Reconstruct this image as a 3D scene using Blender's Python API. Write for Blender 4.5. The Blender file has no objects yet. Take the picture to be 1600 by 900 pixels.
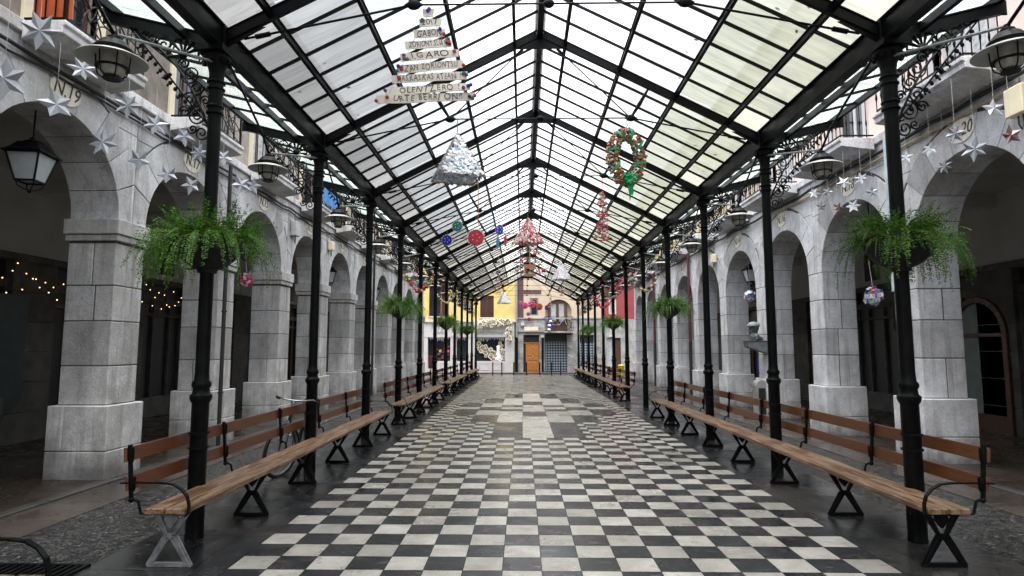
import bpy, math, random
from mathutils import Vector, Matrix, Euler
R = math.radians
PI = math.pi
rnd = random.Random(7)
S = bpy.context.scene
COL = S.collection

# ------------------------------------------------------------------ camera, sky, sun, exposure
cd = bpy.data.cameras.new('camera')
cam = bpy.data.objects.new('camera', cd)
COL.objects.link(cam)
cd.sensor_width = 36.0
cd.lens = 955.0 / 1600.0 * 36.0
cd.clip_start = 0.05
cd.clip_end = 1500
cam.location = (-0.255, 0.0, 1.676)
cam.rotation_euler = (R(90 + 5.62), 0, R(1.02))
S.camera = cam

w = bpy.data.worlds.new('World')
S.world = w
w.use_nodes = True
nt = w.node_tree
bg = nt.nodes['Background']
sky = nt.nodes.new('ShaderNodeTexSky')
sky.sky_type = 'NISHITA'
sky.sun_disc = False
sky.sun_elevation = R(78)
sky.sun_rotation = R(200)
sky.air_density = 1.0
sky.dust_density = 3.0
hs = nt.nodes.new('ShaderNodeHueSaturation')
hs.inputs['Saturation'].default_value = 0.22
nt.links.new(sky.outputs[0], hs.inputs['Color'])
nt.links.new(hs.outputs[0], bg.inputs['Color'])
bg.inputs['Strength'].default_value = 0.15
sd = bpy.data.lights.new('sun', 'SUN')
sd.energy = 1.5
sd.angle = R(50)
sd.color = (1.0, 0.97, 0.93)
so = bpy.data.objects.new('sun', sd)
COL.objects.link(so)
so.rotation_euler = (R(12), 0, R(-20))
S.view_settings.view_transform = 'Standard'
S.view_settings.look = 'None'
S.view_settings.gamma = 1
S.view_settings.use_curve_mapping = False
S.view_settings.exposure = 2.0
S.render.engine = 'CYCLES'
S.cycles.max_bounces = 10
S.cycles.transparent_max_bounces = 24
S.cycles.sample_clamp_indirect = 6


# ------------------------------------------------------------------ material helpers
def newmat(name):
    m = bpy.data.materials.new(name)
    m.use_nodes = True
    t = m.node_tree
    return m, t, t.nodes['Principled BSDF']


def N(t, typ, **kw):
    n = t.nodes.new(typ)
    for k, v in kw.items():
        if k in n.inputs.keys():
            n.inputs[k].default_value = v
        else:
            setattr(n, k, v)
    return n


def coords(t, scale=(1, 1, 1), obj=True):
    tc = N(t, 'ShaderNodeTexCoord')
    mp = N(t, 'ShaderNodeMapping')
    mp.inputs['Scale'].default_value = scale
    t.links.new(tc.outputs['Object' if obj else 'Generated'], mp.inputs['Vector'])
    return mp.outputs[0]


def noise(t, vec, scale, detail=4, rough=0.55, dist=0.0):
    n = N(t, 'ShaderNodeTexNoise')
    n.inputs['Scale'].default_value = scale
    n.inputs['Detail'].default_value = detail
    n.inputs['Roughness'].default_value = rough
    n.inputs['Distortion'].default_value = dist
    t.links.new(vec, n.inputs['Vector'])
    return n.outputs['Fac']


def ramp(t, fac, stops):
    r = N(t, 'ShaderNodeValToRGB')
    e = r.color_ramp.elements
    while len(e) < len(stops):
        e.new(0.5)
    for i, (p, c) in enumerate(stops):
        e[i].position = p
        e[i].color = (c[0], c[1], c[2], 1) if not isinstance(c, (int, float)) else (c, c, c, 1)
    t.links.new(fac, r.inputs['Fac'])
    return r.outputs['Color']


def mix(t, fac, a, b, mode='MIX'):
    m = N(t, 'ShaderNodeMix')
    m.data_type = 'RGBA'
    m.blend_type = mode
    for sock, v in ((m.inputs[0], fac), (m.inputs[6], a), (m.inputs[7], b)):
        if isinstance(v, (int, float)):
            sock.default_value = v
        elif isinstance(v, tuple):
            sock.default_value = (v[0], v[1], v[2], 1)
        else:
            t.links.new(v, sock)
    return m.outputs[2]


def bump(t, b, h, strength=0.3, dist=0.02):
    n = N(t, 'ShaderNodeBump')
    n.inputs['Strength'].default_value = strength
    n.inputs['Distance'].default_value = dist
    t.links.new(h, n.inputs['Height'])
    t.links.new(n.outputs[0], b.inputs['Normal'])


def island(t):
    return N(t, 'ShaderNodeNewGeometry').outputs['Random Per Island']


def plain(name, col, rough=0.6, metal=0.0, var=0.25, scale=6.0, bmp=0.0, isl=0.0):
    m, t, b = newmat(name)
    v = coords(t)
    f = noise(t, v, scale)
    lo = tuple(c * (1 - var) for c in col)
    hi = tuple(min(1, c * (1 + var)) for c in col)
    c = ramp(t, f, [(0.3, lo), (0.7, hi)])
    if isl:
        k = ramp(t, island(t), [(0, 1 - isl), (1, 1.0)])
        c = mix(t, 1.0, c, k, 'MULTIPLY')
    t.links.new(c, b.inputs['Base Color'])
    b.inputs['Roughness'].default_value = rough
    b.inputs['Metallic'].default_value = metal
    if bmp:
        bump(t, b, noise(t, v, scale * 6), bmp, 0.01)
    return m


def stone_mat(name, lo, hi, stain=(0.10, 0.085, 0.07), warm=(0.42, 0.37, 0.30)):
    m, t, b = newmat(name)
    v = coords(t)
    vs = coords(t, (1, 1, 0.35))
    n1 = noise(t, v, 2.2, 6, 0.6)
    c = ramp(t, n1, [(0.3, lo), (0.68, hi)])
    k = ramp(t, island(t), [(0, 0.72), (0.3, 0.90), (1, 1.06)])
    c = mix(t, 1.0, c, k, 'MULTIPLY')
    n2 = noise(t, vs, 1.3, 7, 0.65, 0.4)
    c = mix(t, ramp(t, n2, [(0.50, 0.0), (0.74, 0.62)]), c, stain)
    n3 = noise(t, vs, 0.9, 4, 0.5, 0.2)
    c = mix(t, ramp(t, n3, [(0.50, 0.0), (0.75, 0.6)]), c, warm)
    n6 = noise(t, coords(t, (2.5, 2.5, 0.18)), 3.0, 5, 0.7)
    c = mix(t, ramp(t, n6, [(0.52, 0.0), (0.72, 0.6)]), c, (0.16, 0.145, 0.13))
    n7 = noise(t, v, 5.5, 6, 0.75, 0.5)
    c = mix(t, 1.0, c, ramp(t, n7, [(0.3, 0.82), (0.62, 1.04)]), 'MULTIPLY')
    n4 = noise(t, v, 34, 5, 0.7)
    c = mix(t, 1.0, c, ramp(t, n4, [(0.3, 0.80), (0.6, 1.06)]), 'MULTIPLY')
    n5 = noise(t, v, 9, 3, 0.7, 0.6)
    c = mix(t, ramp(t, n5, [(0.68, 0.0), (0.76, 0.5)]), c, (0.07, 0.065, 0.06))
    # rain splash grime: the lowest half metre of the wall is darker and patchy
    tc = N(t, 'ShaderNodeNewGeometry')
    sx = N(t, 'ShaderNodeSeparateXYZ')
    t.links.new(tc.outputs['Position'], sx.inputs[0])
    ad = N(t, 'ShaderNodeMath', operation='ADD')
    t.links.new(sx.outputs[2], ad.inputs[0])
    t.links.new(n1, ad.inputs[1])
    c = mix(t, ramp(t, ad.outputs[0], [(0.50, 0.75), (0.80, 0.30), (1.0, 0.0)]), c, (0.09, 0.085, 0.08))
    t.links.new(c, b.inputs['Base Color'])
    b.inputs['Roughness'].default_value = 0.72
    h = mix(t, 0.5, noise(t, v, 14, 6, 0.7), n4)
    bump(t, b, h, 0.9, 0.015)
    return m


M = {}
M['stone'] = stone_mat('limestone', (0.54, 0.545, 0.56), (0.80, 0.80, 0.80))
M['stone_cool'] = stone_mat('pale_limestone', (0.52, 0.53, 0.565), (0.78, 0.79, 0.82), (0.20, 0.19, 0.19), (0.46, 0.42, 0.38))
M['mortar'] = plain('mortar', (0.09, 0.085, 0.08), 0.95)
M['iron'] = None


def iron():
    m, t, b = newmat('black_iron')
    v = coords(t)
    c = ramp(t, noise(t, v, 7, 5), [(0.35, (0.003, 0.0035, 0.004)), (0.7, (0.007, 0.008, 0.009))])
    t.links.new(c, b.inputs['Base Color'])
    t.links.new(ramp(t, noise(t, v, 5, 4), [(0.3, 0.28), (0.7, 0.5)]), b.inputs['Roughness'])
    b.inputs['Specular IOR Level'].default_value = 0.12
    bump(t, b, noise(t, v, 60, 3), 0.15, 0.004)
    return m


M['iron'] = iron()
M['iron_worn'] = plain('worn_silver_iron', (0.22, 0.23, 0.24), 0.5, 0.3, 0.5, 16, 0.3)


def wood(name, lo, hi, pale, amount, rough=0.5):
    m, t, b = newmat(name)
    v = coords(t, (14, 0.9, 14))
    v2 = coords(t, (5, 0.6, 5))
    g = noise(t, v, 5, 6, 0.7, 0.5)
    c = ramp(t, g, [(0.3, lo), (0.7, hi)])
    c = mix(t, 1.0, c, ramp(t, island(t), [(0, 0.75), (1, 1.1)]), 'MULTIPLY')
    wv = noise(t, v2, 3.0, 6, 0.75, 0.4)
    c = mix(t, ramp(t, wv, [(0.60 - amount, 0.0), (0.68 - amount, 0.85)]), c, pale)
    t.links.new(c, b.inputs['Base Color'])
    b.inputs['Roughness'].default_value = rough
    bump(t, b, g, 0.4, 0.004)
    return m


M['seat_wood'] = wood('worn_seat_wood', (0.075, 0.034, 0.017), (0.17, 0.085, 0.042), (0.32, 0.215, 0.135), 0.145, 0.42)
M['back_wood'] = wood('varnished_back_wood', (0.085, 0.028, 0.010), (0.17, 0.062, 0.024), (0.22, 0.10, 0.05), -0.06, 0.33)
M['door_wood'] = plain('orange_door_wood', (0.36, 0.145, 0.035), 0.4, 0, 0.2, 9)
M['shutter_wood'] = plain('brown_shutter_wood', (0.075, 0.032, 0.020), 0.5, 0, 0.25, 9)
M['plaster_dark'] = plain('gallery_plaster', (0.47, 0.455, 0.43), 0.9, 0, 0.12, 1.5, 0.15)
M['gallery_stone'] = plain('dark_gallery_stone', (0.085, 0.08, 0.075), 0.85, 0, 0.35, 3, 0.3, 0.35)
M['shop_black'] = plain('black_shopfront', (0.012, 0.014, 0.015), 0.4)
M['render_brown'] = plain('rough_brown_render', (0.20, 0.175, 0.15), 0.95, 0, 0.35, 5, 0.9)
M['render_grey'] = plain('rough_grey_render', (0.34, 0.31, 0.27), 0.95, 0, 0.3, 4, 0.6)
M['render_cream'] = plain('cream_render', (0.60, 0.52, 0.33), 0.9, 0, 0.12, 2, 0.2)
M['render_yellow'] = plain('yellow_render', (0.60, 0.47, 0.17), 0.85, 0, 0.10, 2, 0.2)
M['render_pink'] = plain('pale_pink_render', (0.74, 0.62, 0.56), 0.9, 0, 0.10, 2, 0.2)
M['render_beige'] = plain('beige_render', (0.50, 0.41, 0.30), 0.9, 0, 0.10, 2, 0.2)
M['render_red'] = plain('red_render', (0.24, 0.045, 0.05), 0.85, 0, 0.12, 3, 0.2)
M['purple_trim'] = plain('purple_brown_trim', (0.085, 0.045, 0.05), 0.8, 0, 0.2, 5)
M['white_paint'] = plain('white_paint', (0.52, 0.50, 0.50), 0.5, 0, 0.06, 4)
M['cream_paint'] = plain('cream_paint', (0.72, 0.64, 0.46), 0.6, 0, 0.08, 4)
M['grey_stone_far'] = plain('grey_granite', (0.34, 0.335, 0.33), 0.8, 0, 0.35, 2.5, 0.3, 0.35)
M['dark_glass'] = plain('dark_window_glass', (0.02, 0.025, 0.03), 0.08, 0, 0.2, 3)
M['curtain_glass'] = plain('curtained_window_glass', (0.40, 0.42, 0.43), 0.25, 0, 0.35, 14)
M['frost'] = plain('frosted_lamp_glass', (0.46, 0.50, 0.52), 0.25, 0, 0.08, 9)
M['bell_glass'] = plain('dusty_lamp_glass', (0.34, 0.34, 0.30), 0.2, 0, 0.3, 14)
M['enamel'] = plain('grey_enamel', (0.42, 0.42, 0.41), 0.45, 0, 0.15, 12)
M['silver'] = plain('silver_card', (0.33, 0.35, 0.38), 0.5, 0.15, 0.15, 7)
M['silver_red'] = plain('dull_red_foil', (0.22, 0.13, 0.13), 0.4, 0.3, 0.2, 7)
M['thread'] = plain('thread', (0.5, 0.5, 0.5), 0.7)
M['plate'] = plain('cream_enamel_plate', (0.78, 0.72, 0.60), 0.5, 0, 0.15, 8)
M['ink'] = plain('black_ink', (0.02, 0.018, 0.02), 0.6)
M['pot'] = plain('dark_planter', (0.035, 0.036, 0.04), 0.6, 0, 0.4, 12, 0.3)
M['soil'] = plain('soil', (0.03, 0.02, 0.015), 1)
M['leaf'] = None
M['cable'] = plain('dark_cable', (0.02, 0.02, 0.022), 0.6)
M['cable_cream'] = plain('cream_conduit', (0.42, 0.33, 0.22), 0.6)
M['pipe_red'] = plain('dark_red_pipe', (0.09, 0.018, 0.025), 0.4)
M['pipe_white'] = plain('pale_blue_pipe', (0.42, 0.5, 0.54), 0.4)
M['red'] = plain('red_card', (0.50, 0.025, 0.045), 0.6, 0, 0.15, 12)
M['blue'] = plain('blue_card', (0.012, 0.022, 0.42), 0.6, 0, 0.15, 12)
M['sky_blue'] = plain('light_blue_card', (0.03, 0.20, 0.50), 0.6, 0, 0.15, 12)
M['green'] = plain('green_card', (0.005, 0.22, 0.16), 0.6, 0, 0.15, 12)
M['ribbon'] = plain('green_ribbon', (0.01, 0.38, 0.14), 0.35, 0, 0.2, 12)
M['white_card'] = plain('white_card', (0.80, 0.80, 0.82), 0.7, 0, 0.05, 12)
M['cork'] = plain('cork', (0.40, 0.24, 0.14), 0.9, 0, 0.3, 20, 0.3, 0.4)
M['maroon'] = plain('maroon_stud', (0.10, 0.012, 0.025), 0.4)
M['violet'] = plain('violet_stud', (0.12, 0.03, 0.22), 0.4)
M['pink'] = plain('pink_ribbon', (0.62, 0.09, 0.22), 0.5, 0, 0.3, 30)
M['orange'] = plain('orange_paint', (0.45, 0.09, 0.025), 0.5, 0, 0.15, 4)
M['gold'] = plain('gold_paper', (0.55, 0.40, 0.10), 0.45, 0.2, 0.2, 20)
M['yellow'] = plain('yellow_plastic', (0.80, 0.62, 0.02), 0.4, 0, 0.05)
M['plank'] = plain('whitewashed_plank', (0.86, 0.80, 0.70), 0.8, 0, 0.18, 9, 0.2)
M['bronze'] = plain('weathered_bronze', (0.13, 0.15, 0.15), 0.5, 0.5, 0.4, 16)
M['bronze_pale'] = plain('pale_bronze_patina', (0.22, 0.25, 0.25), 0.6, 0.2, 0.3, 16)
M['slate'] = plain('slate_bracket', (0.17, 0.19, 0.20), 0.6, 0, 0.3, 8)
M['jacket'] = plain('blue_jacket', (0.02, 0.05, 0.40), 0.8)
M['trousers'] = plain('black_trousers', (0.01, 0.01, 0.012), 0.9)
M['skin'] = plain('skin', (0.42, 0.22, 0.15), 0.6)
M['hair'] = plain('brown_hair', (0.06, 0.03, 0.02), 0.7)
M['rubber'] = plain('black_rubber', (0.012, 0.012, 0.013), 0.7)
M['chrome'] = plain('chrome', (0.30, 0.31, 0.33), 0.3, 1.0)
M['bike_green'] = plain('dark_green_enamel', (0.01, 0.06, 0.05), 0.3)
M['galv'] = plain('galvanised_steel', (0.36, 0.38, 0.40), 0.45, 0.6, 0.2, 10)


def leaf():
    m, t, b = newmat('fern_leaf')
    k = island(t)
    c = ramp(t, k, [(0, (0.025, 0.09, 0.018)), (0.4, (0.085, 0.24, 0.035)), (0.8, (0.20, 0.42, 0.06)), (0.93, (0.36, 0.50, 0.12)), (1, (0.26, 0.17, 0.06))])
    tr = N(t, 'ShaderNodeBsdfTranslucent')
    t.links.new(c, tr.inputs['Color'])
    t.links.new(c, b.inputs['Base Color'])
    b.inputs['Roughness'].default_value = 0.55
    mx = N(t, 'ShaderNodeMixShader')
    mx.inputs[0].default_value = 0.35
    t.links.new(b.outputs[0], mx.inputs[1])
    t.links.new(tr.outputs[0], mx.inputs[2])
    t.links.new(mx.outputs[0], t.nodes['Material Output'].inputs[0])
    return m


M['leaf'] = leaf()
M['blade'] = plain('striped_blade_leaf', (0.22, 0.36, 0.10), 0.5, 0, 0.3, 20, 0, 0.6)


def roof_glass(name, c1, c2, lines, clear):
    m, t, b = newmat(name)
    t.nodes.remove(b)
    v = coords(t)
    k = island(t)
    c = ramp(t, k, [(0, c1), (0.8, c2), (1, tuple(min(1, x * 1.1 + 0.08) for x in c2))])
    dirt = noise(t, coords(t, (0.7, 5, 0.7)), 2.2, 7, 0.65, 0.5)
    c = mix(t, 1.0, c, ramp(t, dirt, [(0.3, 0.70), (0.62, 1.04)]), 'MULTIPLY')
    spk = noise(t, v, 9, 5, 0.7, 1.0)
    c = mix(t, ramp(t, spk, [(0.66, 0.0), (0.76, 0.45)]), c, tuple(x * 0.5 for x in c1))
    if lines:
        wv = N(t, 'ShaderNodeTexWave')
        wv.bands_direction = 'Y'
        wv.inputs['Scale'].default_value = 22
        t.links.new(v, wv.inputs['Vector'])
        c = mix(t, 1.0, c, ramp(t, wv.outputs['Fac'], [(0.2, 0.86), (0.8, 1.0)]), 'MULTIPLY')
    tr = N(t, 'ShaderNodeBsdfTranslucent')
    t.links.new(c, tr.inputs['Color'])
    tp = N(t, 'ShaderNodeBsdfTransparent')
    tp.inputs['Color'].default_value = (0.97, 0.98, 0.99, 1)
    mx = N(t, 'ShaderNodeMixShader')
    t.links.new(ramp(t, k, [(0, clear * 0.6), (0.75, clear), (0.9, min(1, clear * 1.4)), (1, min(1, clear * 1.9))]), mx.inputs[0])
    t.links.new(tr.outputs[0], mx.inputs[1])
    t.links.new(tp.outputs[0], mx.inputs[2])
    gl = N(t, 'ShaderNodeBsdfGlossy')
    gl.inputs['Roughness'].default_value = 0.15
    m2 = N(t, 'ShaderNodeMixShader')
    m2.inputs[0].default_value = 0.04
    t.links.new(mx.outputs[0], m2.inputs[1])
    t.links.new(gl.outputs[0], m2.inputs[2])
    t.links.new(m2.outputs[0], t.nodes['Material Output'].inputs[0])
    return m


M['glass_l'] = roof_glass('ribbed_roof_sheet', (0.088, 0.092, 0.095), (0.118, 0.122, 0.124), True, 0.06)  # sheet tones darken from ridge to eave: shade of the houses put into colour
M['glass_l2'] = roof_glass('part_shaded_roof_sheet', (0.125, 0.13, 0.133), (0.155, 0.16, 0.163), True, 0.10)
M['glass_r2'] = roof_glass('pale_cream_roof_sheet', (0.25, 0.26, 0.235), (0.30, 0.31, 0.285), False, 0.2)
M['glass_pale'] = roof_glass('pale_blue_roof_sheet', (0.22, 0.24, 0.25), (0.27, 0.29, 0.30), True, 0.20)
M['glass_top'] = roof_glass('lit_ridge_roof_sheet', (0.60, 0.62, 0.62), (0.72, 0.73, 0.73), False, 0.45)  # ridge rows: brighter, clearer tone stands in for open sky light
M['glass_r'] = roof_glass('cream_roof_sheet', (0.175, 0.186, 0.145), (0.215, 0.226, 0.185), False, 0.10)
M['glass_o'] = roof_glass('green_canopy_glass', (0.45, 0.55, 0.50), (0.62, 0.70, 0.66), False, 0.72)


def tile(name, lo, hi, spots, r0, r1, bstr):
    m, t, b = newmat(name)
    b.inputs['Specular IOR Level'].default_value = 0.36
    v = coords(t)
    k = island(t)
    c = ramp(t, noise(t, v, 3.0, 6, 0.65), [(0.3, lo), (0.7, hi)])
    c = mix(t, 1.0, c, ramp(t, k, [(0, 0.72), (0.6, 1.0), (1, 1.12)]), 'MULTIPLY')
    sp = noise(t, coords(t, (1.0, 2.6, 1)), 5.5, 6, 0.75, 0.8)
    c = mix(t, ramp(t, sp, [(0.56, 0.0), (0.68, 0.6)]), c, spots)
    ch = noise(t, v, 16, 3, 0.6, 1.2)
    c = mix(t, ramp(t, ch, [(0.72, 0.0), (0.76, 0.6)]), c, (0.30, 0.29, 0.27))
    dk = noise(t, coords(t, (1.7, 1, 1)), 2.1, 7, 0.75, 0.6)
    c = mix(t, ramp(t, dk, [(0.55, 0.0), (0.75, 0.5)]), c, (0.05, 0.045, 0.04))
    g = noise(t, v, 70, 4, 0.8)
    c = mix(t, 1.0, c, ramp(t, g, [(0.32, 0.70), (0.6, 1.06)]), 'MULTIPLY')
    big = noise(t, v, 0.45, 4, 0.6, 0.5)
    c = mix(t, ramp(t, big, [(0.52, 0.0), (0.75, 0.35)]), c, (0.16, 0.13, 0.10))
    t.links.new(c, b.inputs['Base Color'])
    wet = noise(t, v, 1.1, 5, 0.6, 0.6)
    t.links.new(ramp(t, wet, [(0.36, r0), (0.62, r1)]), b.inputs['Roughness'])
    bump(t, b, mix(t, 0.6, g, noise(t, v, 9, 4)), bstr, 0.004)
    return m


M['tile_white'] = tile('white_marble_tile', (0.35, 0.335, 0.30), (0.57, 0.555, 0.51), (0.26, 0.225, 0.18), 0.20, 0.5, 0.35)
M['tile_dark'] = tile('dark_slate_tile', (0.010, 0.012, 0.014), (0.028, 0.032, 0.038), (0.19, 0.19, 0.19), 0.13, 0.42, 0.30)
M['slab'] = tile('wet_slate_slab', (0.009, 0.010, 0.012), (0.040, 0.044, 0.046), (0.14, 0.145, 0.145), 0.10, 0.40, 0.35)
M['grout'] = plain('dark_grout', (0.03, 0.03, 0.028), 0.7)
M['kerb'] = tile('granite_kerb', (0.03, 0.029, 0.028), (0.075, 0.072, 0.07), (0.12, 0.11, 0.1), 0.2, 0.5, 0.5)
M['walk'] = tile('damp_brown_paving', (0.035, 0.029, 0.024), (0.075, 0.062, 0.052), (0.03, 0.027, 0.024), 0.12, 0.4, 0.4)
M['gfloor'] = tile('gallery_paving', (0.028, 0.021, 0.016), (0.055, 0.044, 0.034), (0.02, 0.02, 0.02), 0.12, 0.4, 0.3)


def cobble():
    m, t, b = newmat('wet_cobbles')
    v = coords(t, (1.0, 1.0, 1.0))
    vo = N(t, 'ShaderNodeTexVoronoi')
    vo.feature = 'DISTANCE_TO_EDGE'
    vo.inputs['Scale'].default_value = 26
    t.links.new(v, vo.inputs['Vector'])
    vc = N(t, 'ShaderNodeTexVoronoi')
    vc.inputs['Scale'].default_value = 26
    t.links.new(v, vc.inputs['Vector'])
    sx = N(t, 'ShaderNodeSeparateColor')
    t.links.new(vc.outputs['Color'], sx.inputs[0])
    c = ramp(t, sx.outputs[0], [(0, (0.009, 0.010, 0.010)), (0.5, (0.026, 0.028, 0.028)), (1, (0.09, 0.09, 0.085))])
    e = ramp(t, vo.outputs['Distance'], [(0.01, 0.45), (0.10, 1.0)])
    c = mix(t, 1.0, c, e, 'MULTIPLY')
    c = mix(t, ramp(t, noise(t, v, 0.8, 5), [(0.45, 0.0), (0.7, 0.5)]), c, (0.022, 0.02, 0.016))
    t.links.new(c, b.inputs['Base Color'])
    t.links.new(ramp(t, noise(t, v, 1.2, 4), [(0.35, 0.22), (0.65, 0.5)]), b.inputs['Roughness'])
    h = ramp(t, vo.outputs['Distance'], [(0.0, 0.0), (0.22, 1.0)])
    bump(t, b, h, 0.9, 0.02)
    return m


M['cobble'] = cobble()


def grille():
    m, t, b = newmat('punched_shutter')
    v = coords(t, (1, 1, 1))
    vo = N(t, 'ShaderNodeTexChecker')
    vo.inputs['Scale'].default_value = 8
    mp = N(t, 'ShaderNodeMapping')
    mp.inputs['Rotation'].default_value = (0, R(45), 0)
    t.links.new(v, mp.inputs['Vector'])
    t.links.new(mp.outputs[0], vo.inputs['Vector'])
    vo.inputs['Color1'].default_value = (0.22, 0.27, 0.31, 1)
    vo.inputs['Color2'].default_value = (0.015, 0.02, 0.04, 1)
    t.links.new(vo.outputs['Color'], b.inputs['Base Color'])
    b.inputs['Roughness'].default_value = 0.5
    return m


M['grille'] = grille()


def emit():
    m, t, b = newmat('lit_bulb')
    b.inputs['Base Color'].default_value = (1, 0.7, 0.3, 1)
    b.inputs['Emission Color'].default_value = (1, 0.62, 0.22, 1)
    b.inputs['Emission Strength'].default_value = 1.3
    return m


M['bulb'] = emit()


def litter(name, cols):
    m, t, b = newmat(name)
    k = island(t)
    n = len(cols)
    r = N(t, 'ShaderNodeValToRGB')
    r.color_ramp.interpolation = 'CONSTANT'
    e = r.color_ramp.elements
    while len(e) < n:
        e.new(0.5)
    for i, c in enumerate(cols):
        e[i].position = i / n
        e[i].color = (*c, 1)
    t.links.new(k, r.inputs[0])
    t.links.new(r.outputs[0], b.inputs['Base Color'])
    b.inputs['Roughness'].default_value = 0.45
    return m


M['caps'] = litter('coloured_bottle_caps', [(0.35, 0.22, 0.12), (0.45, 0.05, 0.04), (0.42, 0.28, 0.17), (0.06, 0.09, 0.2), (0.5, 0.36, 0.2), (0.55, 0.4, 0.08), (0.3, 0.18, 0.1)])
M['foil'] = litter('silver_scale_foil', [(0.80, 0.81, 0.84), (0.55, 0.58, 0.62), (0.88, 0.88, 0.9), (0.16, 0.22, 0.40), (0.75, 0.77, 0.8), (0.35, 0.58, 0.66), (0.84, 0.82, 0.78), (0.85, 0.86, 0.88)])
M['foil_w'] = litter('white_scale_foil', [(0.85, 0.85, 0.88), (0.7, 0.74, 0.8), (0.8, 0.76, 0.86), (0.9, 0.9, 0.9)])
M['foil_r'] = litter('red_white_scraps', [(0.5, 0.06, 0.09), (0.75, 0.7, 0.68), (0.6, 0.25, 0.27), (0.8, 0.78, 0.76), (0.45, 0.04, 0.05)])
M['bits'] = litter('bright_scraps', [(0.5, 0.05, 0.08), (0.6, 0.4, 0.15), (0.2, 0.12, 0.08), (0.7, 0.65, 0.55), (0.1, 0.2, 0.4), (0.6, 0.2, 0.25), (0.5, 0.33, 0.2)])
M['rose'] = litter('cream_paper', [(0.36, 0.29, 0.13), (0.60, 0.55, 0.42), (0.20, 0.14, 0.05), (0.68, 0.65, 0.55), (0.32, 0.25, 0.10)])


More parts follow.
